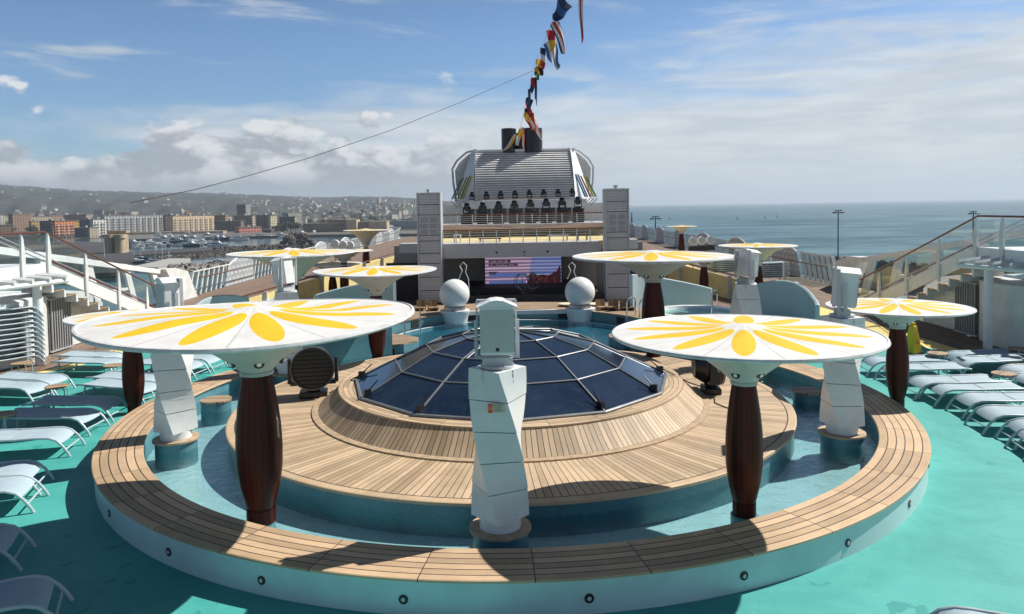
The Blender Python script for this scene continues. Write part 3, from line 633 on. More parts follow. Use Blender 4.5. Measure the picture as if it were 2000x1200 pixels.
# stacks of loungers
def stack(x, y, n, rz, where, sc=1.0, z0=0.0, dz=.105):
    for k in range(n):
        place(LP, first, label='sun lounger in %s' % where, loc=(x, y, z0+k*dz), rz=rz, group='stacked loungers: '+where, sc=sc)
stack(13.2, 38, 8, R_(184), 'the tall stack below the arched windscreen panel on the right'); stack(11.9, 41.5, 7, R_(182), 'the stack behind the tall narrow loudspeaker on the right')
stack(12.3, 34, 2, R_(175), 'the low pair on the yellow path at the right')
stack(-13.8, 20.0, 11, R_(62), 'the tall blue stack at the left edge', .9, 0, .135)
stack(-9.6, 30, 3, R_(5), 'the low stack below the left windscreen'); 
def make_table():
    t = thing('side_stool', 'x', 'stool'); MB().cyl((0, 0, .43), (0, 0, .46), .24, n=28).build('seat', teak_small, t, True)
    for k in range(4):
        a = pi/4+k*pi/2; MB().tube([(.17*cos(a), .17*sin(a), .425), (.23*cos(a), .23*sin(a), .38), (.24*cos(a), .24*sin(a), 0)], .013, 6).build('leg', lframe, t, True)
    return t
TP = make_table(); f2 = [TP]
for px, py, lb in ((205, 699, 'round teak stool in front of the farthest left loungers on the yellow band'), (44, 740, 'round teak stool at the left edge of the yellow band'), (224, 745, 'round teak stool touching the left dark pole'),
   (113, 790, 'dark round stool beside the shaded loungers'), (6, 850, 'round stool cut by the left edge of the picture'), (1832, 722, 'round teak stool between the right dark pole and the striped loungers'),
   (1961, 766, 'round teak stool at the foot of the middle right pair'), (1990, 712, 'shaded stool at the right edge by the striped loungers')):
    q = atz(px, py, .05); place(TP, f2, label=lb, loc=(q.x, q.y, 0), rz=random.random(), group='round side stools between the loungers')
# caution cone
q = atz(1783, 690, 0); t = thing('caution_cone', 'yellow four-sided caution cone standing right of the dark pole', 'caution cone', (q.x, q.y, 0), R_(20))
yc = mat('cone_yellow', (.85, .50, .01), .4)
MB().box((0, 0, .38), (.34, .34, .76), taper=.42).build('body', yc, t, bevel=.02); MB().box((0, 0, .015), (.40, .40, .03)).build('base', mat('cone_black', (.02, .02, .02), .6), t)
MB().box((0, 0, .80), (.1, .1, .08)).build('grip', yc, t)
b = MB(); b.tube([(.0, -.142, .46), (.035, -.145, .40), (-.035, -.145, .40), (.0, -.142, .46)], .005, 5)
for i in range(3): b.box((0, -.155+.004*i, .28-.0+.03*i), (.15-.02*i, .006, .012))
b.build('warning_print', mat('cone_print', (.45, .10, .01), .5), t)
# ---------------------------------------------------------------- both ship sides
seatrail = mat('rail_line', (.16, .03, .03), .35)
roofm = mat('slat_white', (.60, .63, .63), .4, var=.1)
def side(s):
    L = 'left' if s < 0 else 'right'
    X = lambda x: s*x
    # staircase, runs down away from the camera
    st = thing('staircase', 'white %s-hand staircase with glass balustrade going down to the deck' % L, 'staircase', (X(13.5), 21.4, 0))
    zt, zb, y1 = 2.8, .15, 7.6
    sl = MB(); sl.slab([(0, 0, zt), (0, y1, zb), (0, y1, 0), (0, y1-.9, 0), (0, .2, zt-.42), (0, -2.6, zt-.5), (0, -2.6, zt)], (s*.08, 0, 0)); sl.build('stringer', white, st)
    for k in range(12):
        f = k/12; y = .1+f*(y1-.4); z = zt-.66-(zt-zb-.1)*f
        if z < .05: continue
        MB().box((s*.56, y, z), (.95, .5, .035)).build('tread', teak_small, st)
        MB().slab([(s*.1, y+.25, z-.02), (s*.1, y+.25, z-.24), (s*.1, y+.36, z-.24), (s*.1, y+.29, z-.02)], (s*.9, 0, 0)).build('riser', white, st)
    MB().tube([(0, -2.6, zt+.9), (0, 0, zt+.9), (0, y1+.4, zb+.72)], .032, 8).build('handrail', rail_wood, st, True)
    for zz in (.42, .56): MB().tube([(s*.9, -.8, zt+.3+zz), (s*.9, y1, zb+zz)], .022, 6).build('outer_handrail', greyp, st, True)
    MB().tube([(-s*.02, .2, zt+.05), (-s*.02, y1, zb+.06)], .022, 6).build('accent_rail', seatrail, st, True)
    for y in (-2.3, -1.1, .05, 1.9, 3.8, 5.7, 7.5):
        z = zt+.85 if y <= .1 else zt+.85+(zb-zt-.15)*(y/y1)
        b = MB(); zb_ = z-1.35 
        b.slab([(s*.0, y-.03, z+.02), (0, y+.04, z-.1), (0, y+.11, z-.6), (0, y+.05, zb_), (0, y-.05, zb_), (0, y-.07, z-.6)], (-s*.06, 0, 0)); b.build('post', white2, st)
    for ya, yb in ((-2.3, -1.1), (-1.1, .0), (.1, 1.9), (1.9, 3.8), (3.8, 5.7), (5.7, 7.5)):
        za = zt if ya <= 0 else zt+(zb-zt)*(ya/y1); zc = zt if yb <= 0 else zt+(zb-zt)*(yb/y1)
        MB().slab([(0, ya+.06, za+.12), (0, yb-.04, zc+.12), (0, yb-.04, zc+.8), (0, ya+.06, za+.8)], (-s*.012, 0, 0)).build('glass_pane', clear, st)
    MB().box((s*1.6, -1.3, zt-.26), (3.0, 2.58, .5)).build('landing', white, st)
    # window wall on the ship side
    ww = thing('window_wall', 'white framed glass wall rising along the %s ship side beside the stairs' % L, 'glass wall', (X(16.2), 21, 0))
    za, zc, L_ = 3.55, 1.62, 12.5
    bm = MB(); bm.slab([(0, -3, za+.45), (0, L_, zc), (0, L_, zc-.2), (0, -3, za+.2)], (-s*.28, 0, 0)); bm.build('top_beam', white, ww)
    ys = (-1.5, 1.2, 3.9, 6.6, 9.3, 11.6)
    for i, y in enumerate(ys):
        zt_ = za-.1+(zc-za)*(y/L_); MB().slab([(-s*.02, y, zt_+.12), (-s*.02, y+.42, zt_+.05), (-s*.02, y+1.25, 0), (-s*.02, y+.85, 0)], (-s*.2, 0, 0)).build('post', white, ww)
        if i < 5:
            zn = za-.1+(zc-za)*(ys[i+1]/L_); MB().slab([(-s*.1, y+.42, zt_), (-s*.1, ys[i+1], zn), (-s*.1, ys[i+1]+.85, .05), (-s*.1, y+1.25, .05)], (-s*.012, 0, 0)).build('glass_pane', tglass, ww)
            if i in (2, 3): MB().slab([(-s*.05, y+.8, zt_*.48), (-s*.05, ys[i+1]+.4, zt_*.46), (-s*.05, ys[i+1]+.4, zt_*.46-.11), (-s*.05, y+.8, zt_*.48-.11)], (-s*.14, 0, 0)).build('mid_rail', white, ww)
    el = MB(); el.slab([(s*.1, L_-.1, zc+.02), (s*.1, L_+.9, zc+.0), (s*.1, L_+2.2, zc-.28), (s*.1, L_+3.2, 0), (s*.1, L_+1.4, 0), (s*.1, L_+.5, zc-.6)], (-s*.6, 0, 0)); el.build('corner_block', white2, ww)
    # windscreen running along the deck edge
    ws = thing('windscreen', 'long ribbed windscreen with perforated arched panels along the %s deck edge' % L, 'windscreen', (X(16.2), 36.5, 0))
    hz = 1.42 if s > 0 else 1.2; y = 0; k = 0
    while y < 66:
        seg = 4.6 if k % 2 == 0 else 4.4
        if k % 2 == 0:
            nr = 7
            for i in range(nr):
                yy = y+seg*i/nr; MB().slab([(0, yy+.55, hz-.02), (0, yy+.67, hz-.02), (0, yy+.12, 0), (0, yy, 0)], (-s*.16, 0, 0)).build('rib', white2, ws)
            MB().slab([(-s*.08, y+.6, hz-.06), (-s*.08, y+seg+.4, hz-.06), (-s*.08, y+seg, .02), (-s*.08, y, .02)], (-s*.015, 0, 0)).build('glass_pane', tglass, ws)
            MB().tube([(-s*.14, y+.6, hz), (-s*.14, y+seg+.5, hz)], .035, 6).build('top_rail', white2, ws)
        else:
            pts = [(-s*.05, y+.0, 0)]+[(-s*.05, y+.15+seg*f*1.0+.5*(1-f), hz-.05+.5*sin(pi*(f*.86+.06))**.8-.16) for f in [j/10 for j in range(11)]]+[(-s*.05, y+seg+.1, 0)]
            MB().slab(pts, (-s*.06, 0, 0)).build('perforated_panel', perf_panel, ws)
            MB().tube([(-s*.08, a, b) for _, a, b in pts[1:]]+[(-s*.08, y+seg+.12, 0)], .05, 6).build('arched_edge', white, ws, True)
        y += seg+.1; k += 1
    MB().tube([(-s*.7, 0, .95), (-s*.7, 66, .95)], .03, 6).build('handrail', rail_wood, ws)
    # cabin wall, slatted door, pergola
    cw = thing('cabin', 'rounded white cabin wall under the %s-hand stairs' % L, 'cabin', (X(15.9), 21.0, 0))
    MB().lathe([(2.2, 0), (2.2, 1.78), (2.1, 1.83), (0, 1.86)], 48).build('rounded_wall', white2, cw, True)
    MB().slab([(-s*1.75, 2.3, 0), (-s*1.75, 4.4, 0), (-s*1.75, 4.4, 1.15), (-s*1.75, 3.4, 1.65), (-s*1.75, 2.3, 1.8)], (s*1.2, 0, 0)).build('rear_wall', white2, cw)
    dr = thing('slatted_door', 'grey vertical-slat gate beside the %s cabin wall' % L, 'gate', (X(13.95), 22.2, 0))
    for k in range(9): MB().box((0, .12*k+.05, .82), (.04, .035, 1.6)).build('slat', greyp, dr)
    MB().box((s*.05, .5, .84), (.02, 1.1, 1.6)).build('back_panel', mat('gate_back', (.10, .10, .10), .6), dr)
    for z in (.06, 1.64): MB().box((0, .5, z), (.06, 1.15, .05)).build('frame_rail', greyp, dr)
    pg = thing('pergola', 'white slatted sun roof on a round column at the %s edge' % L, 'pergola', (X(13.3), 20.6, 0))
    MB().cyl((0, 0, 0), (0, 0, 2.32), .115, n=24).build('column', white, pg, True)
    bm = MB(); bm.slab([(0, .05, 2.25), (s*1.2, .05, 2.15), (s*2.0, .05, 1.6), (s*2.2, .05, 1.6), (s*3.4, .05, 2.2), (s*3.4, .05, 2.42), (-s*.25, .05, 2.42)], (0, -.12, 0)); bm.build('bracket', white, pg)
    for k in range(10):
        f = k/9; y0 = .5-f*4.6; b = MB()
        pts = [(s*(-.55+.15*k+u*4.6), y0-1.0*u, 2.36+.36*sin(pi*(.03+.6*u))) for u in [j/10 for j in range(11)]]
        b.tube(pts, .085, 6); b.build('roof_slat', roofm, pg, True)
    eb = MB(); eb.tube([(-s*.5, .6, 2.30), (s*.85, -4.3, 2.28)], .07, 8).build('edge_beam', white, pg)
side(-1); side(1)
# floodlights on the sides
def flood(x, y, z, label):
    t = thing('floodlight', label, 'floodlight', (x, y, 0), 0, 'white round floodlights on the deck edge'); MB().cyl((0, 0, 0), (0, 0, z-.25), .05, n=10).build('post', lgrey, t)
    MB().cyl((0, -.12, z), (0, .12, z), .24, .24, n=28).build('housing', white, t, True); MB().cyl((0, -.13, z), (0, -.122, z), .19, n=28).build('lens', steel, t); MB().box((0, 0, z-.45), (.5, .2, .3)).build('yoke', black, t)
for i, (px, py) in enumerate(((654, 477), (670, 479), (683, 480))):
    q = aty(px, py, 40.5+i*.2); flood(q.x, q.y, q.z, ('left', 'middle', 'right')[i]+' one of the three white floodlights near the left windscreen')
for i, (px, py) in enumerate(((1353, 471), (1370, 470), (1387, 469))):
    q = aty(px, py, 43+i*.2); flood(q.x, q.y, q.z, ('left', 'middle', 'right')[i]+' one of the three white floodlights in front of the sea')
# yellow parapet with posts
for s in (-1, 1):
    t = thing('parapet', 'yellow-panelled parapet with pale posts on the %s of the stage' % ('left' if s < 0 else 'right'), 'parapet')
    P0, P1 = Vector((s*10.6, 27.5, 0)), Vector((s*6.4, 47, 0)); h0, h1 = .75, 1.5
    MB().slab([P0, P1, P1+Vector((0, 0, h1)), P0+Vector((0, 0, h0))], (s*.06, 0, 0)).build('yellow_panel', mat('yellow_panel', (.72, .60, .26), .5), t)
    for k in range(9):
        f = k/8; a = P0.lerp(P1, f); h = h0+(h1-h0)*f; MB().box((a.x-s*.05, a.y-.1, (h+.1)/2), (.16, .12, h+.1)).build('post', lgrey, t)
    MB().tube([P0+Vector((0, -.1, h0+.14)), P1+Vector((0, -.1, h1+.14))], .035, 6).build('handrail', rail_wood, t)
# ---------------------------------------------------------------- stage house
YS = 33.0
def bp(px, py, y=YS): return aty(px, py, y)
hs = thing('stage_house', 'grey stage house with open stage under a wide balcony beam', 'stage', (0, YS, 0))
gwall = mat('stage_wall', (.33, .33, .33), .6, var=.12, scale=.6); gbeam = mat('stage_beam', (.46, .46, .46), .5, var=.08, scale=.5)
zb0, zb1 = 1.93, 2.58
MB().box((.3, .7, (zb0+zb1)/2), (7.3, 1.4, zb1-zb0)).build('balcony_beam', gbeam, hs)
MB().box((-4.5, 1.2, 2.38), (1.3, 1.0, .42)).build('side_beam', gbeam, hs); MB().box((5.1, 1.2, 2.4), (1.3, 1.0, .42)).build('side_beam', gbeam, hs)
MB().box((.3, 4.3, 1.25), (9.4, .2, 2.5)).build('back_wall', gwall, hs)
for s in (-1, 1): MB().box((.3+s*4.9, 2.8, 1.2), (2.2, .25, 2.4)).build('side_wall', gwall, hs)
MB().box((.3, 2.9, 2.2), (9.2, 2.98, .12)).build('ceiling', gwall, hs)
MB().box((.3, 2.4, .25), (7.0, 3.6, .5)).build('stage_floor', blackm, hs); MB().box((.3, .35, .12), (7.6, .6, .24)).build('stage_step', mat('step_dark', (.05, .04, .04), .4), hs)
for s, w in ((-1, 1.6), (1, 1.0)): MB().box((s*5.3+.3, 1.0, .85), (w, .2, 1.7)).build('dark_opening', mat('opening_dark', (.02, .016, .015), .6), hs)
for px, py, r in ((970, 493.5, .052), (1024, 492.5, .045), (1069.5, 491.5, .052), (1024, 499, .03)):
    q = bp(px, py); MB().cyl((q.x, -.004, q.z), (q.x, -.02, q.z), r, n=20).build('beam_camera', black, hs)
# towers
for s, (xa, xb), zt, lb in ((-1, (-4.17, -3.12), 4.88, 'grey perforated loudspeaker tower left of the stage'), (1, (4.12, 5.18), 4.92, 'grey perforated loudspeaker tower right of the stage')):
    t = thing('speaker_tower', lb, 'tower', ((xa+xb)/2, YS-.4, 0), 0, 'grey towers beside the stage'); w = xb-xa
    MB().box((0, .45, zt/2+.02), (w-.06, .75, zt-.04)).build('core', mat('tower_core', (.09, .09, .095), .6), t)
    fr = MB()
    for q in (-1, 1): fr.box((q*(w/2-.03), 0, zt/2), (.06, .1, zt))
    fr.box((0, 0, zt-.03), (w-.12, .1, .06)); fr.build('frame', lgrey, t); MB().box((w/2-.01, .45, zt/2), (.03, .78, zt)).box((-w/2+.01, .45, zt/2), (.03, .78, zt)).build('side_sheet', lgrey, t)
    zz = [0, .55, 1.15, 1.75, 2.2, 2.75, 3.0, 3.9, 4.35, zt-.06]
    for i in range(len(zz)-1): MB().box((0, -.0, (zz[i]+zz[i+1])/2), (w-.14, .03, zz[i+1]-zz[i]-.03)).build('grille_panel', tower_grille, t)
    for q in (-1, 1):
        for k in range(3): MB().box((q*.2, -.02, 3.15+k*.26), (.3, .02, .2)).build('inner_frame', mat('tower_line', (.36, .36, .37), .5), t)
    c = thing('camera', 'small white camera on top of the %s grey tower' % ('left' if s < 0 else 'right'), 'camera', ((xa+xb)/2-.03, YS-.2, zt)); MB().cyl((0, 0, 0), (0, 0, .05), .05, n=12).box((0, 0, .1), (.16, .2, .1)).build('housing', white, c)
    MB().cyl((0, -.1, .1), (0, -.12, .1), .03, n=12).build('lens', black, c)
# screen
sc = thing('led_screen', 'big striped lilac and blue video screen at the back of the stage', 'screen', (0, 0, 0))
a = aty(947, 500, 35.5); b = aty(1097, 581, 35.5); c_ = (a+b)/2; SW = b.x-a.x; SH = a.z-b.z
mt, g, p, ob, xyz = custom('screen_picture')
zz = g.m('DIVIDE', xyz[2], SH); xx = g.m('DIVIDE', xyz[0], SW)
st = g.ramp(g.m('SINE', g.m('ADD', g.m('MULTIPLY', xyz[2], 38.0), g.m('MULTIPLY', g.noise(g.scaled(ob, (.12, 1, 6)), 1.0, 3, .6), 9.0))), -.6, .9)
sky_ = g.m('GREATER_THAN', g.m('SUBTRACT', xx, g.m('MULTIPLY', zz, .10)), .07)
cc = g.mix(st, (.22, .13, .24, 1), (.62, .46, .62, 1)); cc = g.mix(sky_, cc, g.mix(st, (.06, .13, .36, 1), (.34, .32, .55, 1)))
b1 = g.m('MULTIPLY', g.m('LESS_THAN', g.m('ABSOLUTE', g.m('SUBTRACT', zz, .045)), .045), g.m('LESS_THAN', xx, .04))
b2 = g.m('MULTIPLY', g.m('LESS_THAN', g.m('ABSOLUTE', g.m('ADD', zz, .14)), .05), g.m('LESS_THAN', xx, .02))
cc = g.mix(g.m('MULTIPLY', g.m('MAXIMUM', b1, b2), g.m('GREATER_THAN', xx, -.45)), cc, (.10, .16, .42, 1))
g.l.new(cc, p.inputs['Emission Color']); p.inputs['Emission Strength'].default_value = .5; p.inputs['Base Color'].default_value = (.01, .01, .01, 1); p.inputs['Roughness'].default_value = .5
MB().box((0, 0, 0), (SW, .02, SH)).build('picture', mt, sc, loc=(c_.x, 35.5, c_.z))
MB().box((c_.x, 35.54, c_.z), (SW+.16, .04, SH+.1)).build('casing', black, sc)
def onscr(px, py, d=.014): q = aty(px, py, 35.5); return Vector((q.x, 35.5-d, q.z))
dk = mat('screen_city', (.02, .01, .015), .5, emit=((.018, .004, .006), 1)); rd = mat('screen_city_red', (.05, .01, .01), .5, emit=((.07, .014, .012), 1))
sk = [(1028, 566), (1036, 533), (1042, 532), (1050, 538), (1060, 536), (1070, 538), (1078, 535), (1083, 530), (1086, 531), (1090, 524), (1093, 518), (1095, 524), (1096, 570), (1030, 570)]
MB().slab([onscr(*q) for q in sk], (0, -.006, 0)).build('city_picture', dk, sc)
b = MB()
for x0 in (1032, 1052, 1074): b.slab([onscr(x0+9+8.5*cos(pi*i/8), 566-9*sin(pi*i/8), .022) for i in range(9)], (0, -.004, 0))
for i in range(16): x0 = 1038+random.random()*52; y0 = 540+random.random()*12; b.slab([onscr(x0, y0, .022), onscr(x0+3, y0, .022), onscr(x0+3, y0+4, .022), onscr(x0, y0+4, .022)], (0, -.004, 0))
b.build('lit_windows', rd, sc)
ink = mat('screen_ink', (.005, .004, .01), .5)
def text(s, px, py, size, parent, m, bold=.012, name='lettering'):
    cu = bpy.data.curves.new(name, 'FONT'); cu.body = s; cu.size = size; cu.offset = bold; cu.extrude = .003; cu.align_x = 'LEFT'
    o = bpy.data.objects.new('tmp', cu); COL.objects.link(o); bpy.context.view_layer.update()
    me = bpy.data.meshes.new_from_object(o.evaluated_get(bpy.context.evaluated_depsgraph_get())); bpy.data.objects.remove(o); me.materials.append(m)
    r = bpy.data.objects.new(name, me); COL.objects.link(r); r.parent = parent; q = onscr(px, py, .02); r.location = q; r.rotation_euler = (pi/2, 0, 0); return r
text('ENTDECKEN SIE', 954.5, 513, .145, sc, ink, .010); text('ROM/CIVITAVECCHIA', 954.5, 520, .145, sc, ink, .010)
for i in range(2): MB().box(tuple(onscr(963-i*1, 532+i*3.2)), (.42-.1*i, .004, .05)).build('small_line', ink, sc)
# balcony level
bl = thing('balcony_railing', 'white railing with thin bars on the balcony above the stage', 'railing', (0, 0, 0))
yB = YS+.12
def rail(t, x0, x1, y, z0, h, n, bars=4, m=white, top=None, zc=None):
    for i in range(n+1):
        x = x0+(x1-x0)*i/n; MB().box((x, y, z0+h/2), (.045, .045, h)).build('post', m, t)
    for k in range(1, bars): MB().tube([(x0, y, z0+h*k/bars), (x1, y, z0+h*k/bars)], .009, 5).build('wire', m, t)
    MB().tube([(x0, y, z0+h), (x1, y, z0+h)], .03, 6).build('top_rail', top or m, t)
rail(bl, -3.1, 4.1, yB, 2.58, .60, 12, 5, white, rail_wood)
bk = thing('upper_terrace', 'yellow-lined terrace with curved pinkish bands behind the balcony', 'terrace', (0, 0, 0))
MB().box((.4, 39.5, 2.42), (9, 9.5, .25)).build('terrace_floor', mat('terrace_yellow', (.70, .58, .28), .6), bk)
MB().box((.5, 42.4, 2.75), (9.6, .2, .45)).build('terrace_wall', mat('terrace_wall', (.60, .54, .36), .6, var=.2, scale=.7), bk)
pk = mat('ramp_pink', (.50, .38, .35), .5, var=.08)
for s in (-1, 1):
    b = MB(); b.slab([(.5+s*5.2, 40.5, 2.90), (.5+s*.8, 40.5, 2.97), (.5+s*.5, 40.5, 3.01), (.5+s*.8, 40.5, 3.05), (.5+s*5.2, 40.5, 3.27)], (0, .3, 0)); b.build('curved_band', pk, bk)
MB().box((.5, 40.95, 3.06), (10.5, .3, .36)).build('centre_band', mat('ramp_grey', (.48, .44, .42), .5), bk)
MB().box((.5, 42.8, 3.18), (10, 3.4, .12)).build('upper_floor', gbeam, bk)
for i, (x, w, d, h, lb) in enumerate(((-1.05, 1.1, .5, .16, 'low dark table on the left of the balcony'), (2.2, 1.0, .4, .24, 'grey bench table on the right of the balcony'), (3.35, .5, .4, .42, 'dark green box at the right end of the balcony'), (-2.6, .35, .3, .35, 'small white and black box at the left end of the balcony'))):
    t = thing('balcony_table', lb, 'table', (x, 35.2, 2.545)); m_ = (black, greyp, mat('green_box', (.02, .06, .05), .5), white2)[i]
    MB().box((0, 0, h), (w, d, .04)).build('table_top', m_, t)
    for q in (-1, 1): MB().box((q*w*.42, 0, h/2-.01), (.05, d*.8, h-.03)).build('leg', m_, t)
ub = thing('upper_railing', 'white wire railing in front of the row of stage lights', 'railing', (0, 0, 0))
rail(ub, -3.85, 5.3, 41.2, 3.24, .55, 11, 5, white2, rail_wood)
# funnel housing
YF = 45.0
fh = thing('funnel_housing', 'white funnel housing with horizontal louvres and rounded side fins', 'funnel', (.16, 0, 0))
def fz(px, py, y=YF): return aty(px, py, y)
n = 22; rows = [(925, 386), (917, 345), (926, 306), (938, 294)]
louv = mat('louvre_white', (.78, .78, .77), .45, 0, var=.1, scale=1.5)
b = MB()
z0, z1 = 4.75, 7.72
for i in range(n):
    f = i/(n-1); z = z0+(z1-z0)*f; hw = 3.08-.10*f-.05*sin(pi*f); yy = YF+1.8*f**2.2+.15
    b.box((.62, yy, z), (2*hw, .235, .03), rx=R_(29-9*f))
b.build('louvres', louv, fh)
b = MB(); vs = []
for i in range(n):
    f = i/(n-1); vs += [(.62-3.05, YF+1.8*f**2.2+.32, z0+(z1-z0)*f), (.62+3.05, YF+1.8*f**2.2+.32, z0+(z1-z0)*f)]
b.add(vs, [(2*i, 2*i+1, 2*i+3, 2*i+2) for i in range(n-1)]); b.build('louvre_backing', mat('backing_grey', (.42, .43, .44), .6), fh)
MB().box((.62, YF+4.2, 6.2), (6.1, 4.6, 3.05)).build('core', gbeam, fh)
MB().box((.62, YF+3.6, 7.76), (6.6, 3.6, .1)).build('roof', white, fh)
for s in (-1, 1):
    edge = [(.62+s*(3.1-.12*f), YF-.05+1.8*f**2.2, z0-.35+(z1-z0+.42)*f) for f in [i/12 for i in range(13)]]
    out = [(.62+s*3.9, YF+2.6, 7.45), (.62+s*4.55, YF+2.8, 6.6), (.62+s*4.6, YF+2.4, 5.6), (.62+s*4.35, YF+1.2, z0-.35)]
    # fin: broad flared cheek
    b = MB(); cheek = edge+[(.62+s*3.35, YF+2.1, 7.75), (.62+s*3.7, YF+2.0, 6.7), (.62+s*3.95, YF+1.5, 5.6), (.62+s*4.15, YF+.9, z0-.35)]
    k = len(edge); side_ = [Vector((.62+s*(3.25+.95*(1-f)**.9), YF+1.0+1.2*f, z0-.35+(z1-z0+.42)*f)) for f in [i/12 for i in range(13)]]
    vs = []
    for e_, q in zip(edge, side_): vs += [e_, q, q+Vector((0, .5, 0)), Vector(e_)+Vector((0, .5, 0))]
    b.add(vs, [(4*i+j, 4*i+(j+1) % 4, 4*i+4+(j+1) % 4, 4*i+4+j) for i in range(12) for j in range(4)]+[(0, 1, 2, 3), (48, 51, 50, 49)]); b.build('side_fin', white, fh, True)
    b = MB(); b.tube([(.62+s*2.9, YF+2.3, 7.86), (.62+s*3.6, YF+2.6, 7.72), (.62+s*4.25, YF+2.8, 7.2), (.62+s*4.55, YF+2.9, 6.7), (.62+s*4.5, YF+2.8, 5.8), (.62+s*4.3, YF+2.4, 4.6)], .07, 8); b.build('outer_hoop', lgrey, fh, True)
    b = MB()
    for i in range(5): b.tube([(.62+s*(3.4+.2*i), YF+2.7, 4.6), (.62+s*(3.5+.18*i), YF+2.7, 7.5-.22*i)], .025, 5)
    b.build('inner_struts', lgrey, fh)
    MB().slab([(.62+s*2.8, YF+3.0, 7.78), (.62+s*3.5, YF+3.0, 7.62), (.62+s*4.1, YF+3.0, 7.1), (.62+s*4.4, YF+3.0, 6.6), (.62+s*4.35, YF+3.0, 5.8), (.62+s*4.2, YF+3.0, 4.4), (.62+s*2.8, YF+3.0, 4.4)], (0, 3.2, 0)).build('side_shell', white2, fh)
    cs = [((.42, .30, .05), (.05, .20, .05), (.30, .14, .03), (.06, .22, .06), (.05, .08, .2)), ((.03, .20, .42), (.03, .20, .42), (.50, .07, .04), (.70, .48, .04), (.08, .30, .08))][s > 0]
    xs_ = (3.45, 3.58, 3.76, 3.95, 4.1)
    for i, c in enumerate(cs):
        xa = xs_[i]-.32; xb = xa+.58; za, zc = 6.15-.05*i+(.05 if i % 2 else 0), 4.72
        MB().slab([(.62+s*xa, YF+.55, za), (.62+s*(xa+.11), YF+.55, za-.03), (.62+s*(xb+.11), YF+.45, zc), (.62+s*xb, YF+.45, zc)], (0, .06, 0)).build('colour_stripe', mat('stripe_%d%d' % (s, i), c, .45), fh)
MB().box((.62, YF+.9, 4.35), (7.6, 1.6, .5)).build('lower_band', white2, fh)
MB().box((.62, YF+1.2, 3.68), (7.0, .5, .88)).build('window_band', mat('dark_window', (.10, .13, .16), .2, var=.3), fh)
for k in range(7): MB().box((-2.4+k*1.0, YF+.92, 3.68), (.12, .06, .85)).build('mullion', lgrey, fh)
for s in (-1, 1): MB().box((.62+s*4.2, YF+1.8, 3.8), (1.5, 1.6, 1.1)).build('side_cabin', white, fh)
for i in range(5):
    for s in (-1, 1): MB().tube([(.62+s*(3.55+.22*i), YF-.2, 4.62), (.62+s*(3.2+.22*i), YF+.6, 4.2)], .035, 5).build('light_arm', greyp, fh)
for px, r, zt, lb in ((994, .47, 9.1, 'black funnel pipe on the left of the white housing'), (1041, .60, 9.1, 'black funnel pipe on the right of the white housing'), (1018, .52, 8.85, 'middle black funnel pipe behind the flags')):
    q = aty(px, 282, YF+2.1+(.7 if zt < 9 else 0))
    tag(MB().lathe([(0, 7.6), (r, 7.6), (r, zt), (r-.03, zt+.03), (r-.07, zt), (r-.07, zt-.4), (0, zt-.4)], 40).build('funnel_pipe', mat('funnel_black', (.008, .009, .011), .3, var=.3), None, True, loc=(q.x, q.y, 0)), lb, 'funnel pipe')
# stage lights: moving heads
mh = thing('spotlight_unit', 'x', 'stage light')
MB().box((0, 0, .05), (.3, .26, .1)).build('base', black, mh); [MB().box((q*.16, 0, .22), (.04, .12, .28)).build('yoke_arm', black, mh) for q in (-1, 1)]
MB().lathe([(.01, -.2), (.10, -.17), (.135, -.05), (.13, .08), (.10, .17), (.09, .18), (0, .16)], 20).build('lamp_head', mat('head_gloss', (.008, .008, .009), .12), mh, True, loc=(0, 0, .36))
used = [mh]
ords = ['leftmost', 'second from the left', 'third from the left', 'fourth from the left', 'fourth from the right', 'third from the right', 'second from the right', 'rightmost']
for i in range(8):
    q = aty(922+i*(1118-922)/7, 391-i*1.0, 44.2); place(mh, used, label='%s black light head of the upper row under the louvres' % ords[i], loc=(q.x, 44.2, q.z), rz=random.uniform(-.5, .5), sc=.9, group='upper row of stage lights')
for i in range(8):
    q = aty(912+i*(1129-912)/7, 420-i*1.8, 42.3); place(mh, used, label='%s black light head on a case in the lower row' % ords[i], loc=(q.x, 42.3, q.z), rz=random.uniform(-.5, .5), sc=1.25, group='lower row of stage lights')
    fc = thing('flight_case', '%s black case carrying a stage light behind the upper railing' % ords[i], 'case', (q.x, 42.3, 0), 0, 'black cases under the lower stage lights')
    MB().box((0, 0, (3.24+q.z)/2), (.60, .45, q.z-3.24)).build('box', blackm, fc); MB().box((0, 0, q.z-.03), (.66, .5, .05)).build('lid', black, fc)
    MB().box((.32, .05, 3.24+.28), (.05, .3, .5)).box((-.32, .05, 3.24+.22), (.05, .3, .4)).build('side_handle', black, fc)
for px, lb in ((1108, 'small round white table left of the right ball'), (1158, 'small round white table right of the right ball')):
    q = aty(px, 593, 27.2); t = thing('round_table', lb, 'table', (q.x, 27.2, .5), 0, 'round white tables behind the pool'); MB().cyl((0, 0, q.z-.53), (0, 0, q.z-.5), .32, n=28).build('table_top', mat('table_cream', (.75, .68, .5), .5), t, True); MB().cyl((0, 0, 0), (0, 0, q.z-.53), .03, n=10).build('leg', chrome, t, True)
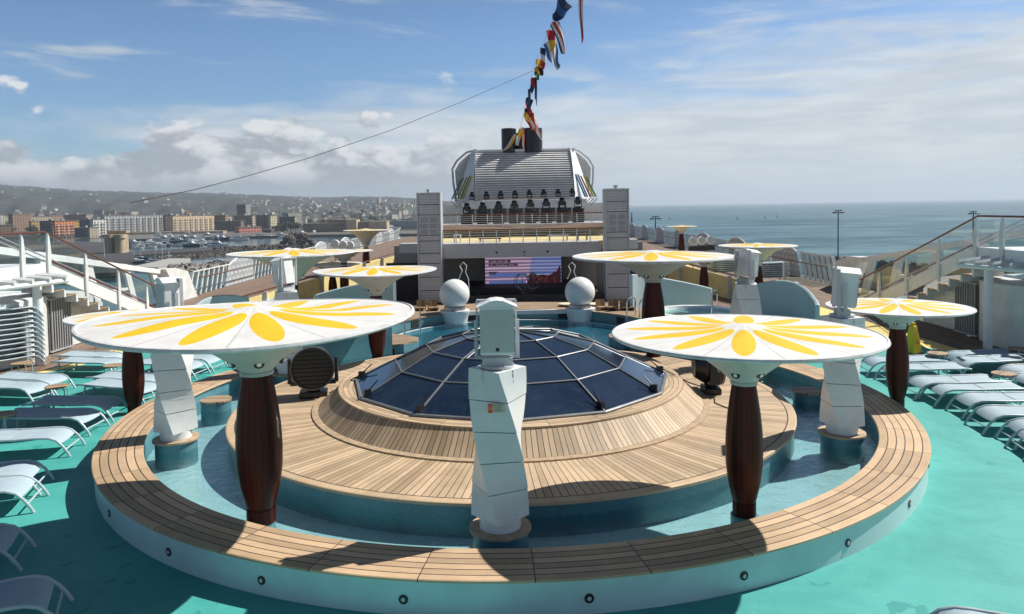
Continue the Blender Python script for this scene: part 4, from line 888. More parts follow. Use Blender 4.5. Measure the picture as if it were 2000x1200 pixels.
# wire sculpture
wl_ = thing('wire_globe', 'thin black wire sculpture in front of the video screen', 'sculpture', (.55, 30.2, .5))
for cx, r in ((-.16, .34), (.28, .32)):
    for k in range(4):
        a = pi*k/4; MB().tube([(cx+r*cos(u)*cos(a), r*cos(u)*sin(a), .62+r*sin(u)) for u in [2*pi*j/20 for j in range(21)]], .011, 5).build('wire_ring', blackm, wl_)
MB().tube([(-.3, 0, .4), (0, 0, -.05), (.35, 0, .4)], .02, 5).tube([(-.05, 0, .4), (0, 0, -.05), (.12, 0, .5)], .02, 5).build('stand', blackm, wl_)
for px, py, lb in ((905, 522, 'white looped tube on the stage wall left of the screen'), (1117, 522, 'white looped tube on the stage wall right of the screen')):
    q = aty(px, py, 30.5); pts = [(q.x-.2, 30.5, q.z-.5), (q.x-.05, 30.5, q.z-.15), (q.x-.15, 30.5, q.z+.05), (q.x, 30.5, q.z+.2), (q.x+.14, 30.5, q.z+.05), (q.x+.08, 30.5, q.z-.2), (q.x+.2, 30.5, q.z-.5), (q.x+.22, 30.5, .5)]
    tag(MB().tube(pts, .022, 6).build('looped_tube', white, None, True), lb, 'tube lamp')
# ---------------------------------------------------------------- flags and cables
def flag(px, py, wpx, hpx, cols, label, y, ang, vert=False, name='signal_flag', curl=.25):
    q = aty(px, py, y); k = y/F; w = wpx*k*1.55; h = hpx*k*1.08; n = len(cols); m_ = 6*n if not vert else 12
    b = MB(); NX, NZ = 10, 3*n; vs = []
    for i in range(NX+1):
        for j in range(NZ+1):
            u = i/NX; v = j/NZ; vs.append((w*(u*(1-.45*v)+.18*sin(5*v+px)*v), curl*w*(sin(6.5*u+2.6*v+px)*.7), -h*v*(1-.14*sin(3*u+px*.7))+.16*w*sin(4*u+2*v)))
    b.v = vs
    for i in range(NX):
        for j in range(NZ):
            b.f.append((i*(NZ+1)+j, (i+1)*(NZ+1)+j, (i+1)*(NZ+1)+j+1, i*(NZ+1)+j+1)); b.mi.append(min(n-1, (i*n)//NX) if vert else (j*n)//NZ)
    ms = [FM[c] for c in cols]
    o = b.build(name, ms if n > 1 else ms[0], None, True); o.location = q; o.rotation_euler = (0, R_(ang), .3); return tag(o, label, 'flag', 'signal flags on the rising line')
FM = {k: mat('flag_'+k, c, .7, var=.1) for k, c in dict(navy=(.02, .035, .11), red=(.42, .02, .03), white=(.62, .62, .64), yellow=(.70, .42, .02), black=(.012, .012, .015), green=(.03, .16, .05), blue=(.04, .13, .33)).items()}
FLAGS = [(1091, -4, 20, 34, ['navy', 'blue', 'navy'], 'dark blue flag at the very top of the line', 25, False), (1086, 16, 8, 16, ['black'], 'small black bunched flag under the top blue one', 20, False),
 (1128, -12, 7, 78, ['white', 'red', 'white'], 'long narrow pink-red pennant hanging alone at the top right', -3, True),
 (1074, 50, 14, 50, ['navy', 'white', 'red', 'white', 'navy'], 'blue flag with a white-edged red stripe', -28, True),
 (1066, 62, 12, 34, ['red', 'yellow'], 'bunched red flag left of the striped blue one', -12, False),
 (1063, 88, 18, 40, ['blue', 'white', 'blue', 'white', 'blue'], 'pale flag with blue and white stripes', -22, True),
 (1054, 95, 8, 32, ['navy', 'white', 'red'], 'narrow blue flag with red lower end', -5, False),
 (1046, 118, 10, 24, ['yellow', 'black'], 'yellow and black bunched flag', -10, False), (1044, 133, 9, 18, ['yellow', 'green'], 'yellow flag with green edge below the cable end', -5, False),
 (1043, 152, 4, 45, ['black', 'navy'], 'thin black pennant hanging straight down', -3, False), (1036, 153, 7, 24, ['red', 'navy'], 'small dark red flag halfway down the line', 0, False),
 (1031, 175, 4, 42, ['navy'], 'thin dark blue pennant above the red flag', -2, False), (1027, 192, 10, 24, ['navy', 'red'], 'red flag with dark upper half', 5, False), (1025, 213, 10, 20, ['black', 'yellow'], 'black and yellow flag above the funnels', 0, False),
 (1022, 228, 14, 28, ['red', 'white', 'red'], 'red and white flag just over the funnels', -25, True), (1030, 222, 8, 32, ['yellow', 'red'], 'orange-yellow flag over the right funnel', -25, False),
 (1038, 240, 7, 32, ['white', 'red', 'white'], 'curled white and red flag in front of the right funnel', -30, True), (1014, 252, 7, 32, ['yellow', 'white'], 'yellow flag in front of the middle funnel', 18, False),
 (1004, 262, 8, 36, ['white', 'yellow', 'black'], 'yellow and white streamer in front of the left funnel', 35, True), (1018, 250, 4, 36, ['white', 'red'], 'white streamer hanging before the middle funnel', -5, True)]
for i, (px, py, w, h, cs, lb, an, ve) in enumerate(FLAGS): flag(px, py, w, h, cs, lb, 40+i*.25, an, ve)
ln = [aty(x, y, 39.6+i*.6) for i, (x, y) in enumerate(((1102, -30), (1090, 10), (1078, 45), (1062, 85), (1048, 118), (1040, 140), (1036, 165), (1030, 190), (1022, 225), (1016, 250), (1010, 275)))]
tag(MB().tube(ln, .012, 5).build('flag_line', lgrey), 'thin line carrying the signal flags up from the funnels', 'line')
wr = [aty(x, y, d) for x, y, d in ((1042, 138, 42), (900, 200, 36.5), (760, 256, 32), (600, 310, 28), (480, 345, 25), (380, 371, 23), (310, 385, 21.5), (255, 396, 20.5))]
pts = []
for i in range(len(wr)-1):
    for k in range(6): pts.append(wr[i].lerp(wr[i+1], k/6))
tag(MB().tube(pts+[wr[-1]], .013, 5).build('stay_cable', blackm), 'long thin cable slanting down across the sky to the left', 'cable')
# ---------------------------------------------------------------- sea, coast and hills
SEA = -31.0
mt, g, p, ob, xyz = custom('sea_water')
n1 = g.noise(g.scaled(ob, (.003, .011, 1)), 1, 14, .82); n2 = g.noise(g.scaled(ob, (.0005, .003, 1)), 1, 10, .7, .5)
foam = g.ramp(g.noise(g.scaled(ob, (.004, .03, 1)), 1.0, 9, .7, .5), .66, .74)
near = g.mix(g.ramp(n2, .35, .65), (.008, .045, .062, 1), (.028, .09, .108, 1))
cc = g.mix(g.m('MULTIPLY', g.ramp(n1, .45, .56), .95), near, (.10, .20, .23, 1)); cc = g.mix(g.m('MULTIPLY', foam, .35), cc, (.35, .45, .46, 1))  # lighter noise streaks paint the glitter on the waves into the colour
g.l.new(cc, p.inputs['Base Color']); p.inputs['Roughness'].default_value = .38; p.inputs['Specular IOR Level'].default_value = .22
b = g.node('ShaderNodeBump'); b.inputs['Strength'].default_value = .9; b.inputs['Distance'].default_value = 1.2
g.put(b.inputs['Height'], g.m('ADD', g.noise(g.scaled(ob, (.05, .12, 1)), 1, 6, .6), g.m('MULTIPLY', g.noise(g.scaled(ob, (.35, .8, 1)), 1, 4, .6), .25))); g.l.new(b.outputs[0], p.inputs['Normal'])
struct(MB().add([(-15000, -400, 0), (15000, -400, 0), (15000, 20800, 0), (-15000, 20800, 0)], [(0, 1, 2, 3)]).build('sea', mt, loc=(0, 0, SEA)))
hw = mat('harbour_water', (.035, .075, .08), .12, var=.2, scale=.01, bump=.25, bscale=.35)
struct(MB().add([(-1500, 60, 0), (-45, 60, 0), (-45, 1300, 0), (-1500, 1300, 0)], [(0, 1, 2, 3)]).build('harbour_water', hw, loc=(0, 0, SEA+.15)))
skyl = [(-400, 352), (-100, 355), (0, 361), (60, 366), (110, 369), (150, 372), (230, 375), (300, 377), (450, 379), (560, 384), (640, 387), (690, 385), (760, 385), (812, 389), (900, 396), (1000, 403), (1090, 411)]
def ridge(px):
    for (a, ya), (b, yb) in zip(skyl[:-1], skyl[1:]):
        if a <= px <= b: return ya+(yb-ya)*(px-a)/(b-a)
    return skyl[0][1] if px < 0 else skyl[-1][1]
DR = 5200.0
def ground(px, d):
    y = ridge(px); zr = aty(px, y, DR).z; base = SEA+2.2
    if d < 1500: return base
    f = min(1, (d-1500)/(DR-1500)); f = f*f*(3-2*f)*.55+f*.45
    bumps = 9*sin(px*.043+d*.0021)+6*sin(px*.11-d*.0037)+4*sin(px*.021+d*.008)
    z = base+(zr-base)*f+bumps*min(1, (d-1500)/900)*(1-f**3)
    return z if d <= DR else zr-(d-DR)*.06
def gp(px, d):                      # direction px, distance d on the terrain
    v = aty(px, 400, d); return Vector((v.x, d, ground(px, d)))
mt, g, p, ob, xyz = custom('hill_scrub')
nn = g.ramp(g.noise(ob, .004, 10, .65), .38, .62); fine = g.noise(ob, .03, 6, .7)
cc = g.mix(nn, (.012, .020, .014, 1), (.04, .045, .03, 1)); cc = g.mix(g.m('MULTIPLY', g.ramp(fine, .45, .7), .5), cc, (.02, .03, .02, 1))
g.l.new(cc, p.inputs['Base Color']); p.inputs['Roughness'].default_value = .9
NA, ND = 150, 70; vs = []
for i in range(NA+1):
    px = -420+(1100+420)*i/NA
    for j in range(ND+1):
        d = 1085+(7000-1085)*(j/ND)**1.5; v = gp(px, d)
        z = v.z+(random.uniform(-5, 5) if d > 4600 and d < 5300 else random.uniform(-2, 2) if d > 1700 else 0)
        vs.append((v.x, v.y, z if j else SEA-1))
b = MB(); b.add(vs, [(i*(ND+1)+j, (i+1)*(ND+1)+j, (i+1)*(ND+1)+j+1, i*(ND+1)+j+1) for i in range(NA) for j in range(ND)]); struct(b.build('hills', mt, None, True, angle=180))
b = MB()
def head(px0, px1, d, y0, y1, yb):
    vs = []; n = 30
    for i in range(n+1):
        px = px0+(px1-px0)*i/n; yt = y0+(y1-y0)*(i/n)+.6*sin(i*1.3); a = aty(px, yt, d); c = aty(px, yb-(px-px0)*.0172, d); vs += [(a.x, d+500, a.z), (c.x, d-200, SEA-.5), (a.x, d+1500, SEA-.5)]
    b.add(vs, [(3*i+j, 3*i+3+j, 3*i+4+j, 3*i+1+j) for i in range(n) for j in range(2)])
head(1190, 1345, 12500, 402, 404.0, 412); head(1190, 1270, 9500, 410, 409.5, 412)
struct(b.build('headland', mt, None, True))
# port ground on the left
quay = mat('quay_concrete', (.12, .115, .10), .8, var=.3, scale=.02); dirt = mat('port_asphalt', (.05, .05, .052), .9, var=.3, scale=.02)
def poly_on(pts, z): return [(atz(x, y, z).x, atz(x, y, z).y) for x, y in pts]
struct(MB().prism(poly_on([(-260, 480), (-30, 545), (230, 532), (206, 515), (262, 506), (240, 474), (60, 470)], SEA+3), SEA-1, SEA+3).build('port_ground', dirt))
struct(MB().prism(poly_on([(205, 468), (450, 462), (640, 458), (820, 456), (820, 450), (200, 452)], SEA+3), SEA-1, SEA+2.6).build('waterfront_quay', quay))
# ---------------------------------------------------------------- town
def win_mat(name, col, sx, sz, wx=.45, wz=.5, dark=.12, var=.15, shutter=None):
    key = name
    if key in MATS: return MATS[key]
    m, g, p, ob, xyz = custom(name)
    h = g.m('MULTIPLY', g.m('ADD', xyz[0], xyz[1]), 1/sx); v = g.m('MULTIPLY', xyz[2], 1/sz)
    fx = g.m('ABSOLUTE', g.m('SUBTRACT', g.m('FRACT', g.m('ADD', h, 200)), .5)); fz = g.m('ABSOLUTE', g.m('SUBTRACT', g.m('FRACT', g.m('ADD', v, 200)), .5))
    w = g.m('MULTIPLY', g.m('LESS_THAN', fx, wx/2), g.m('LESS_THAN', fz, wz/2))
    geo = g.node('ShaderNodeNewGeometry'); sp = g.node('ShaderNodeSeparateXYZ'); g.l.new(geo.outputs['Normal'], sp.inputs[0])
    w = g.m('MULTIPLY', w, g.m('LESS_THAN', g.m('ABSOLUTE', sp.outputs[2]), .5))
    idw = g.white(g.m('ADD', g.m('FLOOR', h), g.m('MULTIPLY', g.m('FLOOR', v), 13.7)))
    st = g.ramp(g.noise(ob, .12, 6, .7), .3, .7); wall = g.mix(st, c4(col, 1-var), c4(col, 1+var*.5))
    g.l.new(g.mix(w, wall, g.mix(idw, c4((.012, .013, .016)), c4(col, dark*1.6))), p.inputs['Base Color']); p.inputs['Roughness'].default_value = .8
    return m
rooft = mat('roof_tiles', (.22, .13, .09), .9, var=.25, scale=.3); roofg = mat('flat_roof', (.22, .21, .20), .9, var=.2, scale=.2)
def building(l, r, top, basey, d, col, label, sx=4.8, sz=4.2, depth=16, bal=0, cat='building', roof=None, name='apartment_building', wx=.45, grp=None, rz=0.0, stairs=True):
    a = aty(l, top, d); b_ = aty(r, top, d); c = aty((l+r)/2, basey, d); w = (b_.x-a.x)/(cos(rz)+(abs(sin(rz))*.45 if rz else 0)); depth = depth if not rz else min(depth, w*.45); zt = (a.z+b_.z)/2; z0 = min(c.z, ground((l+r)/2, d)+1 if d > 1085 else c.z); h = zt-z0
    t = thing(name, label, cat, ((a.x+b_.x)/2, d, z0), rz, grp)
    MB().box((0, depth/2, h/2), (w, depth, h)).build('wall', win_mat('facade_%.2f_%.2f_%.2f_%.1f' % (*col, sx), col, sx, sz, wx), t)
    rm = roof or roofg
    MB().box((0, depth/2, h+.35), (w+1.0, depth+1.0, .7)).build('roof', rm, t)
    if stairs and w > 14:
        for k in range(max(1, int(w/25))): MB().box((-w/2+w*(k+.5)/max(1, int(w/25)), depth*.5, h+2.0), (4.5, 4.5, 2.8)).build('roof_house', win_mat('roofhouse', (.40, .37, .33), 9, 9), t)
    if bal:
        n = int(h/sz); m_ = bal
        for j in range(1, n):
            for k in range(m_):
                x = -w/2+w*(k+.5)/m_; MB().box((x, -.7, j*sz+.4), (w/m_*.62, 1.4, 1.0)).build('balcony', mat('balcony_white', (.55, .53, .50), .7, var=.15), t)
    return t
building(208, 320, 421, 456, 1240, (.60, .61, .60), 'long pale grey apartment block with rows of white balconies above the tan quay wall', bal=10, depth=22, rz=0.93)
building(318, 338, 421, 453, 1250, (.13, .09, .09), 'narrow dark purple-brown block between the grey and the cream apartment blocks', bal=0, wx=.3)
building(338, 419, 422, 453, 1240, (.78, .60, .38), 'cream apartment block with balconies right of the dark narrow block', bal=8, depth=20, rz=1.08)
building(183, 206, 429, 470, 1120, (.7, .7, .68), 'white balconied block left of the long grey apartment block', bal=2, rz=1.05)
building(110, 144, 432, 462, 1150, (.70, .25, .09), 'bright orange block with balconies on the left waterfront', bal=4, rz=1.05)
building(146, 154, 432, 456, 1170, (.50, .36, .08), 'slim yellow house beside the orange block', stairs=False, rz=1.08)
building(155, 178, 430, 458, 1190, (.13, .14, .16), 'blue-grey block right of the slim yellow house')
building(145, 176, 446, 464, 1060, (.11, .12, .15), 'low windowless blue-grey hall in front of the orange block', wx=.05)
building(176, 192, 445, 465, 1060, (.45, .38, .28), 'low cream annexe right of the blue-grey hall', wx=.2, rz=1.08)
building(77, 110, 432, 458, 1180, (.09, .085, .085), 'dark grey-brown block left of the orange block', wx=.2)
building(62, 77, 433, 447, 1260, (.48, .33, .12), 'small yellow house left of the dark grey-brown block', rz=1.08)
building(28, 58, 418, 442, 1350, (.34, .22, .15), 'tan house group near the left edge with rows of small windows', rz=1.08)
building(58, 98, 423, 434, 1450, (.50, .42, .30), 'cream row house above the small yellow house', rz=1.05)
building(-12, 21, 440, 458, 1150, (.24, .15, .11), 'low brick-brown building at the left edge just over the railing', rz=0.90)
building(0, 8, 420, 438, 1350, (.55, .53, .48), 'white bell-tower-like house at the far left edge', rz=1.08)
building(98, 122, 421, 433, 1500, (.40, .26, .17), 'terracotta house behind the orange block', rz=1.08)
building(122, 168, 420, 433, 1550, (.36, .25, .2), 'brown-pink row of houses behind the orange block')
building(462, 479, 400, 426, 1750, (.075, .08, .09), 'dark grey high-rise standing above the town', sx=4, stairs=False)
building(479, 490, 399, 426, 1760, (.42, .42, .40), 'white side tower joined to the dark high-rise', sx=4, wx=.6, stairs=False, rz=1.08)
building(419, 440, 421, 441, 1330, (.30, .23, .12), 'ochre block right of the cream apartment block')
building(440, 453, 423, 440, 1350, (.55, .50, .42), 'white-cream house right of the ochre block', rz=1.08)
building(456, 492, 422, 441, 1330, (.30, .27, .21), 'grey-beige palace below the dark high-rise')
building(492, 499, 421, 440, 1300, (.55, .49, .36), 'slim bright cream house right of the beige palace', rz=1.08)
building(500, 527, 421, 444, 1250, (.25, .20, .15), 'shaded side of the big cream palace', wx=.35)  # palace cream darkened, shade of this side is put into the colour
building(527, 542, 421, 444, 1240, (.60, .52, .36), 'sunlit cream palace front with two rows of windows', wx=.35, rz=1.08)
building(545, 575, 424, 445, 1330, (.12, .14, .14), 'grey-green glass-fronted block right of the cream palace', wx=.6)
building(575, 581, 423, 441, 1300, (.5, .49, .40), 'narrow pale house right of the grey-green block', stairs=False, rz=1.08)
building(560, 592, 416, 430, 1500, (.36, .34, .30), 'pale tall block behind the grey-green one', rz=1.05)
building(596, 600, 426, 436, 1350, (.6, .58, .52), 'tiny white house at the end of the palace row', stairs=False, rz=1.08)
building(465, 513, 444, 455, 1130, (.62, .24, .19), 'long pink-red harbour house', sx=5, sz=4.5, depth=12, rz=0.90)
building(512, 530, 449, 456, 1110, (.10, .08, .09), 'low dark shed right of the pink harbour house', wx=.2)
building(420, 470, 433, 446, 1200, (.18, .15, .13), 'low brown row of houses left of the pink harbour house')
building(530, 560, 443, 454, 1180, (.20, .18, .15), 'low stone house behind the moored boats')
building(560, 590, 439, 446, 1190, (.30, .30, .28), 'low white-roofed pavilion by the waterfront', rz=0.90)
# tan quay wall, fortress
stone = mat('fort_stone', (.50, .40, .27), .9, var=.3, scale=.05, bump=.4, bscale=.4); stone_shade = mat('fort_stone_shade', (.24, .18, .145), .9, var=.3, scale=.05)  # second, darker copy of the fort stone has shade painted into its colour
def wallbox(l, r, top, by, d, m, label, name, cat, depth=14):
    a = aty(l, top, d); b_ = aty(r, top, d); z1 = (a.z+b_.z)/2; t = thing(name, label, cat, ((a.x+b_.x)/2, d, SEA-.5)); h = z1-SEA+.5; w = b_.x-a.x
    MB().box((0, depth/2, h/2), (w, depth, h)).build('wall', m, t); MB().box((0, depth/2, h+.3), (w+.8, depth+.8, .6)).build('parapet', m, t); return t
wallbox(240, 436, 453.5, 462, 1120, stone, 'long tan stone quay wall below the apartment blocks', 'quay_wall', 'wall')
wallbox(592, 676, 437, 455, 1085, stone_shade, 'brown shaded fortress wall behind the moored yachts', 'fortress_wall', 'fortress', 30)
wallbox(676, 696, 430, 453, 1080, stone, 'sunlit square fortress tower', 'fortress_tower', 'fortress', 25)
wallbox(640, 676, 430, 440, 1100, stone_shade, 'upper dark keep of the fortress', 'fortress_keep', 'fortress', 30)
wallbox(696, 720, 434, 453, 1090, stone_shade, 'dark fortress wall right of the sunlit tower', 'fortress_wall', 'fortress', 25)
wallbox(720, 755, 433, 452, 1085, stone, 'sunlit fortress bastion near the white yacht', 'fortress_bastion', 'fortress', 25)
wallbox(755, 822, 432, 436, 1200, mat('viaduct', (.30, .36, .36), .7), 'pale green-grey long roof right of the fortress', 'long_hall', 'hall', 14)
for px, lb in ((214, 'left of the two round stone harbour gate towers'), (235, 'right of the two round stone harbour gate towers')):
    q = atz(px, 494, SEA+3); t = thing('gate_tower', lb, 'tower', (q.x, q.y, SEA+3), 0, 'twin harbour gate towers'); r = 10.5/F*q.y; h = 36/F*q.y
    MB().cyl((0, 0, 0), (0, 0, h*.8), r*.9, n=20).build('shaft', stone, t, True); MB().cyl((0, 0, h*.8), (0, 0, h), r*1.12, n=20).build('crown', stone, t, True)
q = atz(225, 494, SEA+3); tag(MB().box((q.x, q.y+6, SEA+3+8), (14, 5, 16)).box((q.x, q.y+6, SEA+3+17), (16, 6, 2)).build('gate_block', stone), 'stone gate block joining the two round towers', 'gate')
# small houses: town behind and hillside
cols = [(.68, .58, .45), (.55, .40, .28), (.72, .68, .60), (.50, .25, .16), (.62, .48, .28), (.40, .34, .28), (.80, .78, .73)]
cnames = ['cream', 'tan', 'off-white', 'brick-red', 'ochre', 'grey-brown', 'white']
protos = {}
def house(i, kind):
    k = (i, kind)
    w, dp, h = ((11, 9, 7), (16, 12, 12), (26, 14, 17), (14, 12, 30))[kind]
    t = thing('town_house', '', 'house'); MB().box((0, 0, h/2), (w, dp, h)).build('wall', win_mat('house_%d' % i, cols[i], 3.2, 3.2), t)
    if kind < 2: MB().add([(-w/2-.5, -dp/2-.5, h), (w/2+.5, -dp/2-.5, h), (w/2+.5, dp/2+.5, h), (-w/2-.5, dp/2+.5, h), (-w/2+2, 0, h+2.6), (w/2-2, 0, h+2.6)], [(0, 1, 5, 4), (2, 3, 4, 5), (0, 4, 3), (1, 2, 5), (3, 2, 1, 0)]).build('roof', rooft, t)
    else: MB().box((0, 0, h+.3), (w+.8, dp+.8, .6)).box((w*.2, 0, h+1.8), (4, 4, 2.6)).build('roof', roofg, t)
    return t
hn = [0]
def put_house(px, d, i, kind, zone, sc=1.0):
    v = gp(px, d)
    if (i, kind) not in protos: o = house(i, kind); protos[(i, kind)] = o
    else: o = copy_tree(protos[(i, kind)])
    o.location = (v.x, v.y, v.z-1); o.rotation_euler = (0, 0, random.uniform(.3, 1.2)); sc *= .62 if zone != 'a' else .85; o.scale = (sc, sc, sc)
    kn = ('small', 'mid-sized', 'long flat-roofed', 'tall block-like')[kind]
    zn = {'a': 'in the dense town behind the left waterfront', 'b': 'in the white suburb below the right end of the hills', 'c': 'scattered on the scrubby hillside'}[zone]
    o['label'] = '%s %s house %s' % (kn, cnames[i], zn); o['group'] = '%s %s houses %s' % (kn, cnames[i], zn)
for k in range(112): put_house(random.uniform(-5, 470), random.uniform(1400, 2150), random.choice((0, 1, 2, 3, 4, 5)), random.choice((0, 1, 1, 2, 2)), 'a')
for k in range(108):
    px = random.uniform(470, 822); put_house(px, random.uniform(1400, 3300)+(px-470)*1.2, random.choice((2, 2, 6, 6, 0, 5)), random.choice((0, 0, 1, 1, 2, 3 if random.random() < .3 else 1)), 'b', random.choice((.9, 1.1, 1.3)))
for k in range(72): put_house(random.uniform(-10, 815), random.uniform(2300, 4700), random.choice((2, 6, 6, 6)), random.choice((0, 0, 1)), 'c', random.uniform(1.0, 1.9))
b = MB()
for k in range(330):
    px = random.uniform(-20, 822) if k % 3 else random.uniform(560, 822); d = random.uniform(1900, 3600) if px > 470 else random.uniform(1700, 2300); v = gp(px, d); w = random.uniform(6, 13); hh = random.uniform(4, 9)
    b.cur = k % 4; b.box((v.x, v.y, v.z+hh/2-1), (w, w*.7, hh), random.uniform(.3, 1.3))
stuff(b.build('distant_houses', [win_mat('house_%d' % i, cols[i], 3.2, 3.2) for i in (2, 6, 0, 5)]))
# trees along the waterfront (tapered trunk, many leaf clumps)
leaf = mat('foliage', (.05, .075, .035), .9, var=.4, scale=.4); bark = mat('bark', (.09, .07, .05), .9)
def tree_proto(hh, w):
    t = thing('street_tree', '', 'tree'); MB().cyl((0, 0, 0), (0, 0, hh*.5), .5, .3, n=7).build('trunk', bark, t)
    b = MB()
    for k in range(150):
        u = Vector((random.gauss(0, 1), random.gauss(0, 1), random.gauss(0, .7))).normalized()*(random.random()**.4); c = Vector((u.x*w, u.y*w, hh*.68+u.z*hh*.34)); n_ = Vector((random.gauss(0, 1), random.gauss(0, 1), random.gauss(0, 1))).normalized(); a_ = n_.orthogonal().normalized(); c_ = n_.cross(a_); s_ = random.uniform(.7, 1.5)
        b.add([c+a_*s_, c+c_*s_, c-a_*s_*.8, c-c_*s_], [(0, 1, 2, 3)])
    b.build('crown', leaf, t); return t
trees = [tree_proto(12, 6), tree_proto(16, 8)]; tu = [list([trees[0]]), list([trees[1]])]
TL = ['low round dark green tree', 'taller dark green tree']
def put_tree(px, d, k, where, z=None):
    v = gp(px, d); o = tu[k].pop() if tu[k] else copy_tree(trees[k]); o.location = (v.x, v.y, (z if z is not None else v.z)-.5); o.rotation_euler = (0, 0, random.random()*6); o.scale = (random.uniform(.8, 1.2),)*3
    o['label'] = TL[k]+' '+where; o['group'] = TL[k]+'s '+where
for k in range(26): put_tree(random.uniform(20, 205), random.uniform(1080, 1400), k % 2, 'between the houses on the left waterfront')
for k in range(16): put_tree(random.uniform(540, 620), random.uniform(1090, 1160), k % 2, 'between the palaces and the fortress')
for k in range(30): put_tree(random.uniform(600, 815), random.uniform(1150, 2200), k % 2, 'among the white suburb houses')
# ---------------------------------------------------------------- harbour
rock = mat('breakwater_rock', (.10, .09, .08), .95, var=.5, scale=.5, bump=.8, bscale=2); rock2 = mat('tetrapod_concrete', (.30, .28, .25), .95, var=.5, scale=.8)
def rocks(name, pts, width, hgt, n, m, label, size=2.2):
    b = MB(); P_ = [atz(x, y, SEA) for x, y in pts]
    for k in range(n):
        f = random.random()*(len(P_)-1); i = int(f); c = P_[i].lerp(P_[min(i+1, len(P_)-1)], f-i); d = (P_[min(i+1, len(P_)-1)]-P_[i]).normalized(); s_ = Vector((-d.y, d.x, 0)); u = random.uniform(-1, 1)
        c = c+s_*u*width; c.z = SEA+hgt*(1-abs(u))*random.uniform(.6, 1.1); r = size*random.uniform(.6, 1.4)
        b.box(tuple(c), (r, r*.9, r*.9), random.random()*3, random.random()*3, random.random()*3, taper=.7)
    o = b.build(name, m); stuff(o); return o
rocks('tetrapods', [(330, 533), (400, 531), (470, 520), (530, 516), (600, 520)], 12, 4, 1100, rock2, '', 2.2)
rocks('dark_breakwater', [(418, 492), (500, 488), (545, 486), (640, 489)], 6, 3.5, 600, rock, '', 2)
rocks('rock_mound', [(560, 482), (572, 477), (590, 477), (600, 482)], 8, 11, 500, rock, '', 2.2)
rocks('inner_breakwater', [(300, 512), (380, 503), (455, 497)], 6, 2.5, 400, rock, '', 1.8)
jet = thing('jetty', 'flat pale jetty slab among the rocks left of the round parasols', 'jetty'); MB().prism(poly_on([(310, 523), (372, 505), (330, 505), (262, 520)], SEA+2.5), SEA, SEA+2.5).build('deck', mat('jetty_pale', (.34, .34, .32), .8), jet)
jet = thing('jetty', 'dark long pontoon jetty below the marina boats', 'jetty'); MB().prism(poly_on([(240, 500), (432, 488), (432, 482), (240, 492)], SEA+2), SEA, SEA+2).build('deck', dirt, jet)
hullw = mat('boat_white', (.66, .68, .70), .3, var=.05); hulln = mat('boat_navy', (.02, .04, .09), .3); wind = mat('boat_window', (.02, .025, .03), .2); mast = mat('mast_metal', (.55, .56, .57), .4)
def boat(kind, m):
    t = thing('motor_boat' if kind != 1 else 'sailing_boat', '', 'boat'); L, Wd, Hh = ((11, 3.6, 1.5), (12, 3.6, 1.4), (22, 5.6, 2.6))[kind]
    st = [(-.5, .85), (-.3, 1), (0, 1), (.25, .85), (.42, .45), (.52, .02)]; vs = []
    for f, w in st: vs += [(L*f, -Wd/2*w, Hh+(.25*Hh if f > .2 else 0)), (L*f*.95, -Wd/2*w*.6, 0), (L*f*.95, Wd/2*w*.6, 0), (L*f, Wd/2*w, Hh+(.25*Hh if f > .2 else 0))]
    b = MB(); b.add(vs, [(4*i+j, 4*i+(j+1) % 4, 4*i+4+(j+1) % 4, 4*i+4+j) for i in range(5) for j in range(4)]+[(0, 1, 2, 3)]); b.build('hull', m, t)
    MB().box((-L*.03, 0, Hh+.6*Hh*.6), (L*.45, Wd*.66, Hh*.75), taper=.82).build('cabin', hullw, t); MB().box((-L*.03, 0, Hh+.6*Hh*.62), (L*.43, Wd*.68, Hh*.25)).build('window_band', wind, t)
    if kind == 2: MB().box((-L*.06, 0, Hh*2.05), (L*.28, Wd*.55, Hh*.6), taper=.85).build('upper_deck', hullw, t)
    if kind == 1: MB().cyl((.5, 0, Hh), (.5, 0, 16), .11, .06, n=6).build('mast', mast, t); MB().cyl((.4, 0, 2.6), (-4.6, 0, 2.8), .12, n=6).build('boom', hulln, t)
    return t
BP = {}
def put_boat(px, py, kind, navy, lb, grp, sc=1.0, rz=None):
    q = atz(px, py, SEA+.2)
    if (kind, navy) not in BP: o = boat(kind, hulln if navy else hullw); BP[(kind, navy)] = o
    else: o = copy_tree(BP[(kind, navy)])
    o.location = (q.x, q.y, SEA+.1); o.rotation_euler = (0, 0, random.uniform(-.6, .6) if rz is None else rz); o.scale = (sc,)*3; o['label'] = lb; o['group'] = grp
KN = ['small motor boat', 'sailing boat', 'larger motor yacht']
for (x0, x1, y0, y1, n, z) in ((285, 440, 457, 471, 62, 'moored in the marina below the tan quay wall'), (245, 330, 476, 488, 24, 'moored near the round gate towers'), (330, 430, 474, 483, 22, 'moored along the dark pontoon'), (500, 560, 461, 466, 10, 'moored before the pink harbour house'), (250, 330, 503, 516, 8, 'lying among the rocks nearest the stairs'), (435, 470, 466, 470, 5, 'moored at the corner of the basin')):
    for k in range(n):
        kd = random.choice((0, 0, 1, 2)) if z[0] != 'l' else random.choice((0, 1)); nv = random.random() < .25
        l_ = '%s %s %s' % ('navy' if nv else 'white', KN[kd], z); put_boat(random.uniform(x0, x1), random.uniform(y0, y1), kd, nv, l_, l_.replace('boat', 'boats').replace('yacht', 'yachts'))
put_boat(591, 458.5, 2, False, 'white yacht moored stern-on, left of the two before the fortress', 'two white yachts', .9, 1.2)
put_boat(614, 457.5, 2, False, 'white yacht moored stern-on, right of the two before the fortress', 'two white yachts', .95, 1.3)
put_boat(764, 451, 2, False, 'big white motor yacht moored right of the fortress', 'large yachts', 1.5, .6)
